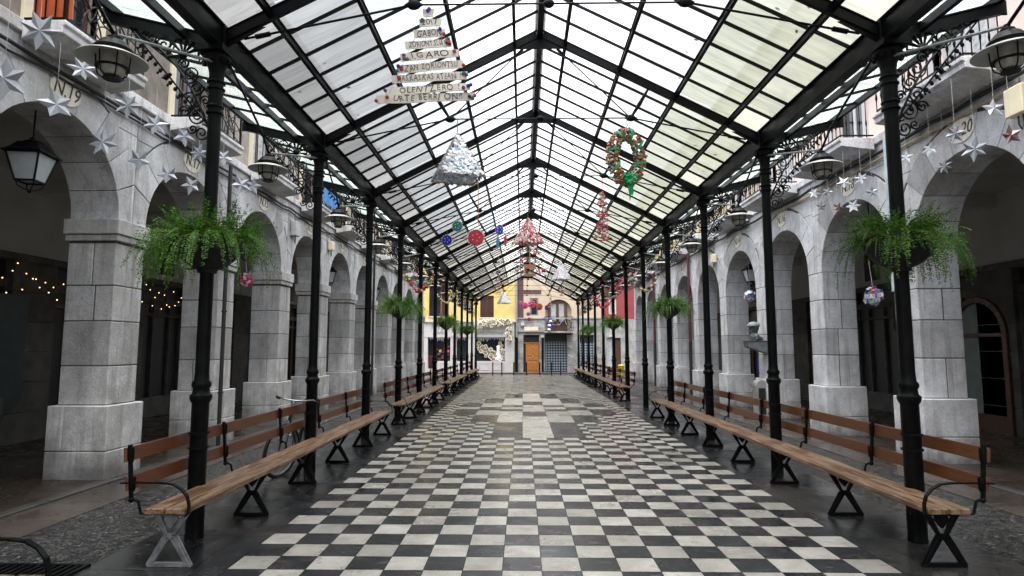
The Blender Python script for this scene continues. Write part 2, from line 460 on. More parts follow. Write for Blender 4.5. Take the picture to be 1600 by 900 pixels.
# ------------------------------------------------------------------ mesh helpers
class MB:
    def __init__(s):
        s.v = []; s.f = []; s.mi = []; s.cur = 0

    def add(s, vs, fs):
        o = len(s.v)
        s.v += [tuple(p) for p in vs]
        for f in fs:
            s.f.append([i + o for i in f]); s.mi.append(s.cur)

    def box(s, c, d, rot=None):
        x, y, z = d[0] / 2, d[1] / 2, d[2] / 2
        vs = [Vector((a, b, e)) for a in (-x, x) for b in (-y, y) for e in (-z, z)]
        if rot:
            m = Euler(rot).to_matrix()
            vs = [m @ p for p in vs]
        vs = [p + Vector(c) for p in vs]
        s.add(vs, [(0, 1, 3, 2), (4, 6, 7, 5), (0, 4, 5, 1), (2, 3, 7, 6), (0, 2, 6, 4), (1, 5, 7, 3)])

    def bb(s, x0, x1, y0, y1, z0, z1):
        s.box(((x0 + x1) / 2, (y0 + y1) / 2, (z0 + z1) / 2), (abs(x1 - x0), abs(y1 - y0), abs(z1 - z0)))

    def bar(s, a, b, wd, ht, up=(0, 0, 1)):
        a = Vector(a); b = Vector(b); d = (b - a).normalized()
        u = Vector(up); sd = d.cross(u).normalized(); u2 = sd.cross(d).normalized()
        vs = []
        for p in (a, b):
            for i, j in ((-1, -1), (1, -1), (1, 1), (-1, 1)):
                vs.append(p + sd * i * wd / 2 + u2 * j * ht / 2)
        s.add(vs, [(0, 1, 2, 3), (7, 6, 5, 4), (0, 4, 5, 1), (1, 5, 6, 2), (2, 6, 7, 3), (3, 7, 4, 0)])

    def tube(s, pts, r, n=8, cap=True):
        pts = [Vector(p) for p in pts]
        if isinstance(r, (int, float)):
            r = [r] * len(pts)
        o = len(s.v)
        prev = None
        for i, p in enumerate(pts):
            d = (pts[min(i + 1, len(pts) - 1)] - pts[max(i - 1, 0)]).normalized()
            if prev is None:
                a = Vector((0, 0, 1)) if abs(d.z) < 0.9 else Vector((1, 0, 0))
                u = d.cross(a).normalized()
            else:
                u = (prev - d * prev.dot(d)).normalized()
            prev = u
            w_ = d.cross(u)
            for k in range(n):
                t_ = 2 * PI * k / n
                s.v.append(tuple(p + (u * math.cos(t_) + w_ * math.sin(t_)) * r[i]))
        for i in range(len(pts) - 1):
            for k in range(n):
                s.f.append([o + i * n + k, o + i * n + (k + 1) % n, o + (i + 1) * n + (k + 1) % n, o + (i + 1) * n + k]); s.mi.append(s.cur)
        if cap:
            s.f.append([o + k for k in range(n)][::-1]); s.mi.append(s.cur)
            s.f.append([o + (len(pts) - 1) * n + k for k in range(n)]); s.mi.append(s.cur)

    def lathe(s, prof, c=(0, 0, 0), n=20, sx=1, sy=1, a0=0.0):
        o = len(s.v)
        for r, z in prof:
            for k in range(n):
                t_ = a0 + 2 * PI * k / n
                s.v.append((c[0] + math.cos(t_) * r * sx, c[1] + math.sin(t_) * r * sy, c[2] + z))
        for i in range(len(prof) - 1):
            for k in range(n):
                s.f.append([o + i * n + k, o + i * n + (k + 1) % n, o + (i + 1) * n + (k + 1) % n, o + (i + 1) * n + k]); s.mi.append(s.cur)
        s.f.append([o + k for k in range(n)][::-1]); s.mi.append(s.cur)
        s.f.append([o + (len(prof) - 1) * n + k for k in range(n)]); s.mi.append(s.cur)

    def prism(s, poly, a, b, axis='x'):
        """poly of 2-D points extruded from a to b along axis; 'x': (y,z), 'y': (x,z), 'z': (x,y)"""
        n = len(poly)
        def P(p, t_):
            return (t_, p[0], p[1]) if axis == 'x' else ((p[0], t_, p[1]) if axis == 'y' else (p[0], p[1], t_))
        vs = [P(p, a) for p in poly] + [P(p, b) for p in poly]
        fs = [list(range(n))[::-1], list(range(n, 2 * n))]
        for i in range(n):
            j = (i + 1) % n
            fs.append([i, j, n + j, n + i])
        s.add(vs, fs)

    def ball(s, c, r, n=10, m=6, sc=(1, 1, 1)):
        pr = []
        o = len(s.v)
        for i in range(m + 1):
            t_ = PI * i / m
            rr = max(math.sin(t_), 0.02) * r; z = -math.cos(t_) * r
            for k in range(n):
                a = 2 * PI * k / n
                s.v.append((c[0] + math.cos(a) * rr * sc[0], c[1] + math.sin(a) * rr * sc[1], c[2] + z * sc[2]))
        for i in range(m):
            for k in range(n):
                s.f.append([o + i * n + k, o + i * n + (k + 1) % n, o + (i + 1) * n + (k + 1) % n, o + (i + 1) * n + k]); s.mi.append(s.cur)

    def build(s, name, mat, parent=None, loc=None, smooth=False, bevel=0.0, label=None, rotz=0):
        me = bpy.data.meshes.new(name)
        me.from_pydata(s.v, [], s.f)
        mats = mat if isinstance(mat, (list, tuple)) else [mat]
        for m_ in mats:
            me.materials.append(m_)
        if len(mats) > 1:
            me.polygons.foreach_set('material_index', s.mi)
        if smooth:
            me.polygons.foreach_set('use_smooth', [True] * len(me.polygons))
            if smooth != 'all':
                me.set_sharp_from_angle(angle=R(38))
        me.update()
        o = bpy.data.objects.new(name, me)
        COL.objects.link(o)
        if parent:
            o.parent = parent
        if loc:
            o.location = loc
        if rotz:
            o.rotation_euler = (0, 0, rotz)
        if bevel:
            b = o.modifiers.new('edge', 'BEVEL')
            b.width = bevel; b.segments = 1; b.limit_method = 'ANGLE'
        if label:
            o['label'] = label
        return o


def tag(o, label, cat, group=None):
    o['label'] = label; o['category'] = cat
    if group:
        o['group'] = group
    return o


def thing(name, label, cat, loc=(0, 0, 0), rotz=0, group=None):
    o = bpy.data.objects.new(name, None)
    COL.objects.link(o)
    o.location = loc; o.rotation_euler = (0, 0, rotz)
    o.empty_display_size = 0.1
    return tag(o, label, cat, group)


KIDS = {}
def dup(root, loc, rotz=None, label=None, parent=None):
    if root.name not in KIDS:
        KIDS[root.name] = [c for c in bpy.data.objects if c.parent == root]
    c = root.copy()
    COL.objects.link(c)
    if parent is not None:
        c.parent = parent
    if loc is not None:
        c.location = loc
    if rotz is not None:
        c.rotation_euler = (0, 0, rotz)
    if label:
        c['label'] = label
    for ch in KIDS[root.name]:
        dup(ch, None, None, None, c)
    return c


def struct(o):
    o['kind'] = 'structure'
    return o


def hand_text(txt, size, mat, name, parent, loc, rot, width, seed):
    rr = random.Random(seed)
    g = MB(); x = 0.0
    for ch in txt:
        if ch == ' ':
            x += size * 0.45; continue
        cu = bpy.data.curves.new('letters', 'FONT')
        cu.body = ch; cu.size = size * rr.uniform(0.9, 1.15); cu.extrude = 0.001; cu.offset = -0.0004
        cu.align_x = 'CENTER'; cu.align_y = 'CENTER'; cu.resolution_u = 2; cu.shear = rr.uniform(-0.2, 0.2)
        to = bpy.data.objects.new('letters', cu); COL.objects.link(to)
        me = bpy.data.meshes.new_from_object(to.evaluated_get(bpy.context.evaluated_depsgraph_get()))
        bpy.data.objects.remove(to)
        vs = [v.co.copy() for v in me.vertices]
        w_ = max(v.x for v in vs) - min(v.x for v in vs)
        m_ = Matrix.Rotation(rr.uniform(-0.16, 0.16), 3, 'Z')
        dy = rr.uniform(-0.06, 0.06) * size
        x += w_ / 2 + size * 0.06
        g.add([m_ @ v + Vector((x, dy, 0)) for v in vs], [list(p.vertices) for p in me.polygons])
        x += w_ / 2 + size * 0.06
        bpy.data.meshes.remove(me)
    k = width / x
    g.v = [((p[0] - x / 2) * k, p[1], p[2]) for p in g.v]
    o = g.build(name, mat, parent, loc)
    o.rotation_euler = rot
    return o


def text_mesh(txt, size, mat, name, parent, loc, rot, depth=0.002, shear=0.0, width=None):
    cu = bpy.data.curves.new('letters', 'FONT')
    cu.body = txt; cu.size = size; cu.extrude = depth; cu.shear = shear
    cu.align_x = 'CENTER'; cu.align_y = 'CENTER'
    cu.resolution_u = 2
    to = bpy.data.objects.new('letters', cu)
    COL.objects.link(to)
    dg = bpy.context.evaluated_depsgraph_get()
    me = bpy.data.meshes.new_from_object(to.evaluated_get(dg))
    bpy.data.objects.remove(to)
    me.materials.clear(); me.materials.append(mat)
    if width:
        xs = [v.co.x for v in me.vertices]
        k = width / (max(xs) - min(xs))
        for v in me.vertices:
            v.co.x *= k
    o = bpy.data.objects.new(name, me)
    COL.objects.link(o)
    o.parent = parent; o.location = loc; o.rotation_euler = rot
    return o


ORD = ['first', 'second', 'third', 'fourth', 'fifth', 'sixth', 'seventh', 'eighth', 'ninth', 'tenth', 'eleventh', 'twelfth', 'thirteenth', 'fourteenth']
SN = {-1: 'left', 1: 'right'}
YC = [5.58 + 2.957 * i for i in range(-3, 12)]
CX = 3.185

# ------------------------------------------------------------------ ground
g = MB(); g.add([(-300, -60, -0.03), (300, -60, -0.03), (300, 600, -0.03), (-300, 600, -0.03)], [(0, 1, 2, 3)])
struct(g.build('ground', M['walk']))
g = MB(); g.bb(-3.62, 3.62, -4, 38.6, -0.025, -0.006)
struct(g.build('floor_bed', M['grout']))

# checkered floor
g = MB()
T = 0.30; X0 = -2.515; Y0 = 5.11 - 30 * T
GAP = 0.006
def tq(x0, x1, y0, y1, dark):
    g.cur = 1 if dark else 0
    j = rnd.uniform(-0.0012, 0.0012)
    a, b, c, d = [rnd.uniform(-0.0007, 0.0007) for _ in range(4)]
    z = 0.0 + j
    g.add([(x0 + GAP / 2, y0 + GAP / 2, z + a), (x1 - GAP / 2, y0 + GAP / 2, z + b), (x1 - GAP / 2, y1 - GAP / 2, z + c), (x0 + GAP / 2, y1 - GAP / 2, z + d)], [(0, 1, 2, 3)])

BIG = {0: [(11.71, 15.31, 0), (15.31, 16.51, 1), (16.51, 18.31, 0), (18.31, 19.51, 1), (19.51, 22.81, 0)],
       1: [(11.71, 14.11, 1), (14.11, 16.51, 0), (16.51, 17.11, 1), (17.11, 17.71, 0), (17.71, 18.31, 1), (18.31, 20.71, 0), (20.71, 22.81, 1)],
       2: [(14.11, 15.61, 1), (15.61, 16.81, 0), (16.81, 17.71, 1), (17.71, 18.91, 0), (18.91, 20.71, 1)],
       3: [(15.61, 17.11, 1), (17.11, 17.71, 0), (17.71, 18.91, 1)]}
big_rects = []
XM = X0 + 8.5 * T
for c_, lst in BIG.items():
    for sgn in ((1,) if c_ == 0 else (-1, 1)):
        for (ya, yb, dk) in lst:
            xa = XM + sgn * c_ * 0.6 - 0.3
            big_rects.append((xa, xa + 0.6, ya, yb, dk))
for (xa, xb, ya, yb, dk) in big_rects:
    tq(xa, xb, ya, yb, dk)
for j in range(0, 141):
    y0 = Y0 + j * T
    if y0 + T > 38.5:
        break
    for i in range(17):
        x0 = X0 + i * T
        x1 = x0 + T
        # subtract the big slabs from this small tile (column-wise)
        segs = [(x0, x1)]
        yc_ = y0 + T / 2
        for (xa, xb, ya, yb, dk) in big_rects:
            if ya - 0.01 < yc_ < yb + 0.01:
                ns = []
                for (p, q) in segs:
                    if xb <= p + 1e-4 or xa >= q - 1e-4:
                        ns.append((p, q))
                    else:
                        if xa - p > 0.02: ns.append((p, xa))
                        if q - xb > 0.02: ns.append((xb, q))
                segs = ns
        for (p, q) in segs:
            tq(p, q, y0, y0 + T, (i + j) % 2 == 0 if True else 0)
struct(g.build('checkered_floor', [M['tile_white'], M['tile_dark']]))
# parity check: tile ix=7, iz=30 (Y 5.11) must be light -> (7+30)%2==1 -> light

g = MB()
for s_ in (-1, 1):
    xe = X0 if s_ < 0 else X0 + 17 * T
    y = -3.9
    while y < 38.4:
        L = rnd.uniform(0.45, 0.9)
        a, b = sorted((xe, xe + s_ * 0.27))
        g.add([(a + .002, y + .002, 0), (b - .002, y + .002, 0), (b - .002, y + L - .002, 0.0), (a + .002, y + L - .002, 0)], [(0, 1, 2, 3)])
        y += L
    y = -3.9
    while y < 38.4:
        L = rnd.uniform(0.8, 1.4)
        a, b = sorted((xe + s_ * 0.27, s_ * 3.60))
        jz = rnd.uniform(-0.0008, 0.0008)
        g.add([(a + .003, y + .003, jz), (b - .003, y + .003, 0), (b - .003, y + L - .003, 0.0), (a + .003, y + L - .003, jz)], [(0, 1, 2, 3)])
        y += L
struct(g.build('slate_border', M['slab']))
for s_ in (-1, 1):
    a, b = sorted((s_ * 3.6, s_ * 4.75))
    g = MB()
    nx, ny = 6, 90
    vs = []; fs = []
    for j in range(ny + 1):
        for i in range(nx + 1):
            vs.append((a + (b - a) * i / nx, -4 + 44 * j / ny, -0.012 + rnd.uniform(-0.004, 0.004)))
    for j in range(ny):
        for i in range(nx):
            q = j * (nx + 1) + i
            fs.append((q, q + 1, q + nx + 2, q + nx + 1))
    g.add(vs, fs)
    struct(g.build('cobbled_lane', M['cobble'], smooth='all'))
    a, b = sorted((s_ * 4.75, s_ * 5.42))
    g = MB()
    y = -4
    while y < 38.5:
        g.bb(a + .002, b - .002, y + .003, y + 1.197, -0.05, 0.0); y += 1.2
    struct(g.build('pavement', M['walk'], bevel=0.004))
    g = MB()
    a, b = sorted((s_ * 5.42, s_ * 5.55))
    y = -4
    while y < 37:
        L = rnd.uniform(0.9, 1.3)
        g.bb(a, b, y, y + L - 0.006, -0.05, 0.022); y += L
    struct(g.build('kerb', M['kerb'], bevel=0.008))
    a, b = sorted((s_ * 5.55, s_ * 9.3))
    g = MB()
    y = -4
    while y < 37:
        x = a
        while x < b - 0.05:
            g.bb(x + .003, min(x + 0.75, b) - .003, y + .003, y + 0.747, -0.05, 0.012); x += 0.75
        y += 0.75
    struct(g.build('gallery_floor', M['gfloor'], bevel=0.003))
g = MB()
x = -14
while x < 14:
    L = rnd.uniform(0.9, 1.2)
    g.bb(x, x + L - 0.006, 38.5, 38.8, -0.05, 0.015); x += L
struct(g.build('street_kerb', M['kerb'], bevel=0.006))
g = MB(); g.bb(-16, 16, 38.8, 40.7, -0.05, -0.004)
struct(g.build('street', M['walk']))
g = MB(); g.bb(-16, 16, 40.7, 41.5, -0.05, 0.07)
struct(g.build('street_pavement', M['kerb'], bevel=0.01))

# ------------------------------------------------------------------ arcade houses
def ring_pts(R_, a0, a1, n):
    return [(R_ * math.cos(a0 + (a1 - a0) * i / n), R_ * math.sin(a0 + (a1 - a0) * i / n)) for i in range(n + 1)]


def shrink(poly, d):
    cx = sum(p[0] for p in poly) / len(poly); cy = sum(p[1] for p in poly) / len(poly)
    out = []
    for (x, y) in poly:
        dx, dy = x - cx, y - cy
        l = math.hypot(dx, dy)
        k = max(0.0, 1 - d * 1.35 / max(l, 1e-3))
        out.append((cx + dx * k, cy + dy * k))
    return out


def arch_mesh(span, R_, spring, top, s_, x0, x1, rr):
    """bay of width span centred on y=0, opening radius R_, blocks with dark joints"""
    blk = MB(); back = MB()
    H = span / 2
    ins = 0.005
    RO = R_ + 0.46
    nv = 9
    # voussoirs
    for i in range(nv):
        a0 = PI * i / nv; a1 = PI * (i + 1) / nv
        ro = RO + rr.uniform(-0.03, 0.06)
        if i == nv // 2: ro = RO + 0.1
        inner = ring_pts(R_, a0, a1, 4)
        outer = ring_pts(ro, a0, a1, 4)[::-1]
        lim = H - 0.002
        outer = [(max(-lim, min(lim, p[0])), p[1]) for p in outer]
        poly = inner + outer
        poly = shrink(poly, ins)
        poly = [(p[0], p[1] + spring) for p in poly]
        blk.prism(poly, x0, x1, 'x')
    # courses beyond the ring
    zs = [spring]
    while zs[-1] < top - 0.25:
        zs.append(zs[-1] + rr.uniform(0.34, 0.46))
    zs[-1] = top
    xf0, xf1 = (x0, x1)
    fr = x1 if abs(x1) < abs(x0) else x0
    sunk = fr + s_ * 0.004
    a_, b_ = sorted((sunk, x0 + x1 - fr - s_ * 0.004))
    for q in range(len(zs) - 1):
        z0, z1 = zs[q], zs[q + 1]
        for sg in (-1, 1):
            pts = []
            for k in range(5):
                z = z0 + (z1 - z0) * k / 4 - spring
                xx = math.sqrt(max(0.0, (RO + 0.03) ** 2 - z * z)) if z < RO + 0.03 else 0.0
                pts.append((sg * xx, z + spring))
            if abs(pts[-1][0]) > H - 0.05:
                continue
            edge = [(sg * H, z1), (sg * H, z0)]
            pts = [(sg * min(abs(p[0]), H - 0.01), p[1]) for p in pts]
            poly = pts + edge
            wdt = H - min(abs(p[0]) for p in pts)
            if wdt > 0.75 and q >= len(zs) - 3:
                cut = min(abs(p[0]) for p in pts) + wdt * rr.uniform(0.4, 0.6)
                if cut > max(abs(p[0]) for p in pts) + 0.05:
                    blk.prism(shrink(pts + [(sg * cut, z1), (sg * cut, z0)], ins), a_, b_, 'x')
                    blk.prism(shrink([(sg * cut, z0), (sg * cut, z1), (sg * H, z1), (sg * H, z0)], ins), a_, b_, 'x')
                    continue
            blk.prism(shrink(poly, ins), a_, b_, 'x')
    # backing slab a little behind every face
    poly = [(p[0], p[1] + spring) for p in ring_pts(R_ + 0.012, 0, PI, 20)]
    n = len(poly)
    bx0, bx1 = sorted((x0, x1))
    bx0 += 0.014; bx1 -= 0.014
    for i in range(n - 1):
        p, q = poly[i], poly[i + 1]
        back.prism([p, q, (q[0], top), (p[0], top)], bx0, bx1, 'x')
    for sg in (-1, 1):
        back.prism([(sg * (R_ + 0.012), spring), (sg * H, spring), (sg * H, top), (sg * (R_ + 0.012), top)], bx0, bx1, 'x')
    return blk, back


def pier_mesh(wd, s_, impost, spring, rr):
    b = MB()
    fx = s_ * 5.65; bx = s_ * 6.30
    def blk(y0, y1, xa, xb, z0, z1):
        j = rr.uniform(-0.003, 0.003)
        e = 0.004
        b.bb(min(xa, xb) + e + j * 0, max(xa, xb) - e, y0 + e, y1 - e, z0 + e, z1 - e)
    p = 0.075
    z1 = 0.40 + rr.uniform(-0.04, 0.04)
    blk(-p, wd + p, fx - s_ * (p + 0.005), bx + s_ * p, -0.02, z1)
    if rr.random() < 0.5:
        m_ = rr.uniform(0.3, 0.6)
        blk(-p, wd + p, fx - s_ * p, fx + s_ * m_, z1, 0.94)
        blk(-p, wd + p, fx + s_ * m_, bx + s_ * p, z1, 0.94)
    else:
        blk(-p, wd + p, fx - s_ * p, bx + s_ * p, z1, 0.94)
    top = 3.07 if impost else spring
    n = 4
    zz = [0.94 + (top - 0.94) * i / n + (rr.uniform(-0.05, 0.05) if 0 < i < n else 0) for i in range(n + 1)]
    for i in range(n):
        j = rr.uniform(-0.003, 0.003)
        if rr.random() < 0.35:
            m_ = rr.uniform(0.25, 0.4)
            blk(0 + j, wd + j, fx, fx + s_ * m_, zz[i], zz[i + 1])
            blk(0 + j, wd + j, fx + s_ * m_, bx, zz[i], zz[i + 1])
        else:
            blk(0 + j, wd + j, fx + s_ * abs(j), bx, zz[i], zz[i + 1])
    if impost:
        blk(-0.035, wd + 0.035, fx - s_ * 0.035, bx + s_ * 0.035, 3.09, 3.18)
        blk(-0.055, wd + 0.055, fx - s_ * 0.055, bx + s_ * 0.055, 3.18, spring)
    core = MB()
    core.bb(min(fx, bx) + 0.012, max(fx, bx) - 0.012, 0.012, wd - 0.012, 0, spring)
    return b, core


def railing_left(parent, y0, y1, x0, x1, z):
    r = MB()
    s_ = -1 if x0 < 0 else 1
    xo = x0
    for zz, t_ in ((z + 0.04, 0.022), (z + 0.92, 0.03)):
        r.bar((xo, y0, zz), (xo, y1, zz), t_, t_)
        for yy in (y0, y1):
            r.bar((xo, yy, zz), (x1, yy, zz), t_, t_)
    for yy in (y0, y1):
        r.bar((xo, yy, z), (xo, yy, z + 0.95), 0.03, 0.03, (0, 1, 0))
    n = 9
    for i in range(1, n):
        y = y0 + (y1 - y0) * i / n
        r.bar((xo, y, z + 0.5), (xo, y, z + 0.92), 0.012, 0.012, (0, 1, 0))
    cy = (y0 + y1) / 2
    for (cyy, rad) in ((y0 + 0.05, 0.43), (cy, 0.43), (y1 - 0.05, 0.43), (cy - 0.4, 0.3), (cy + 0.4, 0.3), (cy, 0.22)):
        pts = []
        for k in range(17):
            a = PI * k / 16
            yy = cyy + math.cos(a) * rad
            if y0 <= yy <= y1:
                pts.append((xo + s_ * 0.004, yy, z + 0.06 + math.sin(a) * rad))
        if len(pts) > 2:
            r.tube(pts, 0.009, 5)
            r.tube([(p[0], p[1], 2 * z + 0.56 - p[2]) for p in pts if 2 * z + 0.56 - p[2] > z + 0.05][:], 0.008, 5) if len([1 for p in pts if 2 * z + 0.56 - p[2] > z + 0.05]) > 2 else None
    for yy in (y0, y1):
        for i in range(1, 4):
            xx = x0 + (x1 - x0) * i / 4
            r.bar((xx, yy, z + 0.04), (xx, yy, z + 0.92), 0.012, 0.012, (0, 1, 0))
    return r.build('railing', M['iron'], parent)


def railing_right(parent, y0, y1, x0, x1, z):
    r = MB()
    for zz, t_ in ((z + 0.05, 0.022), (z + 0.95, 0.032)):
        r.bar((x0, y0, zz), (x0, y1, zz), t_, t_)
        for yy in (y0, y1):
            r.bar((x0, yy, zz), (x1, yy, zz), t_, t_)
    n = int((y1 - y0) / 0.12)
    for i in range(n + 1):
        y = y0 + (y1 - y0) * i / n
        r.lathe([(0.008, 0.0), (0.008, 0.18), (0.020, 0.24), (0.009, 0.32), (0.009, 0.62), (0.018, 0.68), (0.008, 0.74), (0.008, 0.95)], (x0, y, z), 6)
    for yy in (y0, y1):
        for i in range(1, 5):
            xx = x0 + (x1 - x0) * i / 5
            r.lathe([(0.008, 0.0), (0.008, 0.2), (0.016, 0.26), (0.008, 0.34), (0.008, 0.95)], (xx, yy, z), 6)
    return r.build('railing', M['iron'], parent)


def make_window(parent, s_, yc, z0, h, wdt, x, shut, kind):
    """tall balcony window, its frame and shutters as parts"""
    f = MB()
    e = 0.06
    xi = x + s_ * 0.12
    f.bb(min(xi, xi + s_ * 0.06), max(xi, xi + s_ * 0.06), yc - wdt / 2, yc - wdt / 2 + e, z0, z0 + h)
    f.bb(min(xi, xi + s_ * 0.06), max(xi, xi + s_ * 0.06), yc + wdt / 2 - e, yc + wdt / 2, z0, z0 + h)
    f.bb(min(xi, xi + s_ * 0.06), max(xi, xi + s_ * 0.06), yc - 0.04, yc + 0.04, z0, z0 + h - e)
    f.bb(min(xi, xi + s_ * 0.06), max(xi, xi + s_ * 0.06), yc - wdt / 2 + e, yc + wdt / 2 - e, z0 + h - e, z0 + h)
    f.bb(min(xi, xi + s_ * 0.055), max(xi, xi + s_ * 0.055), yc - wdt / 2 + e, yc + wdt / 2 - e, z0 + h * 0.68, z0 + h * 0.68 + 0.05)
    fo = f.build('window', M['shutter_wood'] if kind == 0 else M['white_paint'], parent)
    gz = MB()
    gz.bb(min(xi + s_ * 0.02, xi + s_ * 0.035), max(xi + s_ * 0.02, xi + s_ * 0.035), yc - wdt / 2 + 0.02, yc + wdt / 2 - 0.02, z0, z0 + h - 0.02)
    gz.build('pane', M['dark_glass'] if rnd.random() < 0.5 else M['curtain_glass'], fo)
    if shut:
        for sg in (-1, 1):
            sh = MB()
            ye = yc + sg * wdt / 2
            sh.bb(min(x - s_ * 0.01, x - s_ * 0.045), max(x - s_ * 0.01, x - s_ * 0.045), min(ye, ye + sg * 0.42), max(ye, ye + sg * 0.42), z0 + 0.02, z0 + h)
            for q in range(14):
                zz = z0 + 0.15 + (h - 0.3) * q / 13
                sh.box((x - s_ * 0.052, ye + sg * 0.21, zz), (0.012, 0.34, 0.05), (0, R(18) * s_, 0))
            sh.build('shutter', M['shutter_wood'] if kind == 0 else M['slate'], parent)


def house(s_, ks, y_of, wd, impost, spring, span, openR, render, stone, name, label, shutters, kind, plates):
    H = thing('arcade_house', label, 'building', (0, 0, 0), 0, 'arcaded houses')
    top = 5.05
    x0, x1 = s_ * 5.65, s_ * 6.30
    for k in ks:
        yk = y_of(k)
        rr = random.Random(k * 31 + (5 if s_ > 0 else 0))
        b, core = pier_mesh(wd, s_, impost, spring, rr)
        p = b.build('pier', stone, H, (0, yk, 0), bevel=0.010)
        core.build('mortar_core', M['mortar'], p)
        yc = yk - (span - wd) / 2
        blk, back = arch_mesh(span, openR, spring, top, s_, x0, x1, rr)
        a = blk.build('arch', stone, H, (0, yc, 0), bevel=0.004)
        back.build('mortar_core', M['mortar'], a)
        # string course under the upper floor
        sc = MB()
        sc.bb(min(s_ * 5.60, s_ * 6.2), max(s_ * 5.60, s_ * 6.2), yc - span / 2, yc + span / 2, top, top + 0.14)
        sc.build('string_course', stone, H, bevel=0.01)
        # upper wall with two storeys of openings
        wl = MB()
        ow = 1.02
        fx, bx = s_ * 5.70, s_ * 6.1
        lo, hi = min(fx, bx), max(fx, bx)
        wl.bb(lo, hi, yc - span / 2, yc - ow / 2, top + 0.14, 9.0)
        wl.bb(lo, hi, yc + ow / 2, yc + span / 2, top + 0.14, 9.0)
        wl.bb(lo, hi, yc - ow / 2, yc + ow / 2, 7.45, 9.0)
        wl.build('upper_wall', render, H)
        fr = MB()
        for zz, hh in ((top + 0.14, 2.26),):
            for sg in (-1, 1):
                fr.bb(min(s_ * 5.67, s_ * 5.78), max(s_ * 5.67, s_ * 5.78), min(yc + sg * ow / 2, yc + sg * (ow / 2 + 0.13)), max(yc + sg * ow / 2, yc + sg * (ow / 2 + 0.13)), zz, zz + hh)
            fr.bb(min(s_ * 5.665, s_ * 5.78), max(s_ * 5.665, s_ * 5.78), yc - ow / 2 - 0.13, yc + ow / 2 + 0.13, zz + hh, zz + hh + 0.14)
        fr.build('window_surround', M['cream_paint'] if kind == 0 else M['white_paint'], H)
        make_window(H, s_, yc, top + 0.14, 2.25, ow, s_ * 5.70, shutters and k % 2 == 0, kind)
        # balcony
        pj = 0.47 if s_ < 0 else 0.58
        xo = s_ * (5.60 - pj)
        hb = 0.72 if s_ < 0 else 0.95
        sl = MB()
        poly = [(s_ * 5.60, 5.17), (xo, 5.17), (xo, 5.12), (xo + s_ * 0.03, 5.10), (xo + s_ * 0.03, 5.03), (s_ * 5.60, 4.96)]
        sl.prism(poly, yc - hb, yc + hb, 'y')
        so_ = sl.build('balcony', stone, H, bevel=0.008)
        (railing_left if s_ < 0 else railing_right)(so_, yc - hb + 0.05, yc + hb - 0.05, xo + s_ * 0.05, s_ * 5.62, 5.17)
        # number plate
        if k in plates:
            pl = MB()
            n = 24
            zc = spring + openR + (0.215 if s_ < 0 else 0.27)
            pts = [(math.cos(2 * PI * i / n) * 0.24, math.sin(2 * PI * i / n) * 0.165) for i in range(n)]
            pts = [(p[0] + yc, p[1] + zc) for p in pts]
            xa, xb = s_ * 5.652, s_ * 5.630
            pl.prism(pts, min(xa, xb), max(xa, xb), 'x')
            po = pl.build('number_plate', M['plate'], H, bevel=0.004)
            text_mesh('N.%d' % plates[k], 0.25, M['ink'], 'letters', po, (s_ * 5.627, yc, zc), (R(90), 0, R(90) if s_ < 0 else R(-90)), 0.002, 0.25, 0.42)
    ya = y_of(ks[0]) - (span - wd)
    yb = y_of(ks[-1]) + wd
    # gallery: ceiling, back wall, floor over, roof
    xw = s_ * 9.25
    c = MB()
    c.bb(min(s_ * 6.1, s_ * 9.3), max(s_ * 6.1, s_ * 9.3), ya, yb, 4.78, 4.98)
    c.build('gallery_ceiling', M['plaster_dark'], H)
    for k in ks:
        c = MB()
        yk = y_of(k)
        c.bb(min(s_ * 6.3, xw), max(s_ * 6.3, xw), yk + 0.12, yk + wd - 0.12, 4.50, 4.78)
        c.build('ceiling_beam', M['plaster_dark'], H)
    c = MB()
    c.bb(min(xw, s_ * 9.6), max(xw, s_ * 9.6), ya, yb, 3.35, 4.78)
    c.build('gallery_wall', M['plaster_dark'], H)
    c = MB()
    c.bb(min(s_ * 9.13, s_ * 9.4), max(s_ * 9.13, s_ * 9.4), ya, yb, 3.22, 3.35)
    c.build('cornice', M['gallery_stone'], H, bevel=0.02)
    for k in ks:
        yk = y_of(k)
        c = MB()
        # stone pilasters with coursed blocks
        for i in range(6):
            z0, z1 = i * 0.537, (i + 1) * 0.537
            c.bb(min(s_ * 9.18, s_ * 9.5) , max(s_ * 9.18, s_ * 9.5), yk - 0.2, yk + wd + 0.2, z0 + .004, z1 - .004)
        c.build('pilaster', M['gallery_stone'], H)
        c = MB()
        c.bb(min(s_ * 9.34, s_ * 9.5), max(s_ * 9.34, s_ * 9.5), yk - (span - wd), yk, 0, 3.22)
        c.build('shopfront', M['shop_black'], H)
        # mullions and stall riser
        c = MB()
        y0_ = yk - (span - wd) + 0.2; y1_ = yk - 0.2
        for yy in (y0_ + 0.03, (y0_ + y1_) / 2 - 0.35, (y0_ + y1_) / 2 + 0.35, y1_ - 0.03):
            c.bb(min(s_ * 9.27, s_ * 9.34), max(s_ * 9.27, s_ * 9.34), yy - 0.03, yy + 0.03, 0.5, 2.75)
        c.bb(min(s_ * 9.262, s_ * 9.34), max(s_ * 9.262, s_ * 9.34), y0_, y1_, 2.45, 2.52)
        c.bb(min(s_ * 9.262, s_ * 9.34), max(s_ * 9.262, s_ * 9.34), y0_, y1_, 2.75, 2.9)
        c.bb(min(s_ * 9.262, s_ * 9.34), max(s_ * 9.262, s_ * 9.34), y0_, y1_, 0.02, 0.5)
        c.build('shop_frame', M['gallery_stone'] if (k + s_) % 2 else M['shutter_wood'], H)
        # small upper window in the plaster band
        c = MB()
        yc = yk - (span - wd) / 2
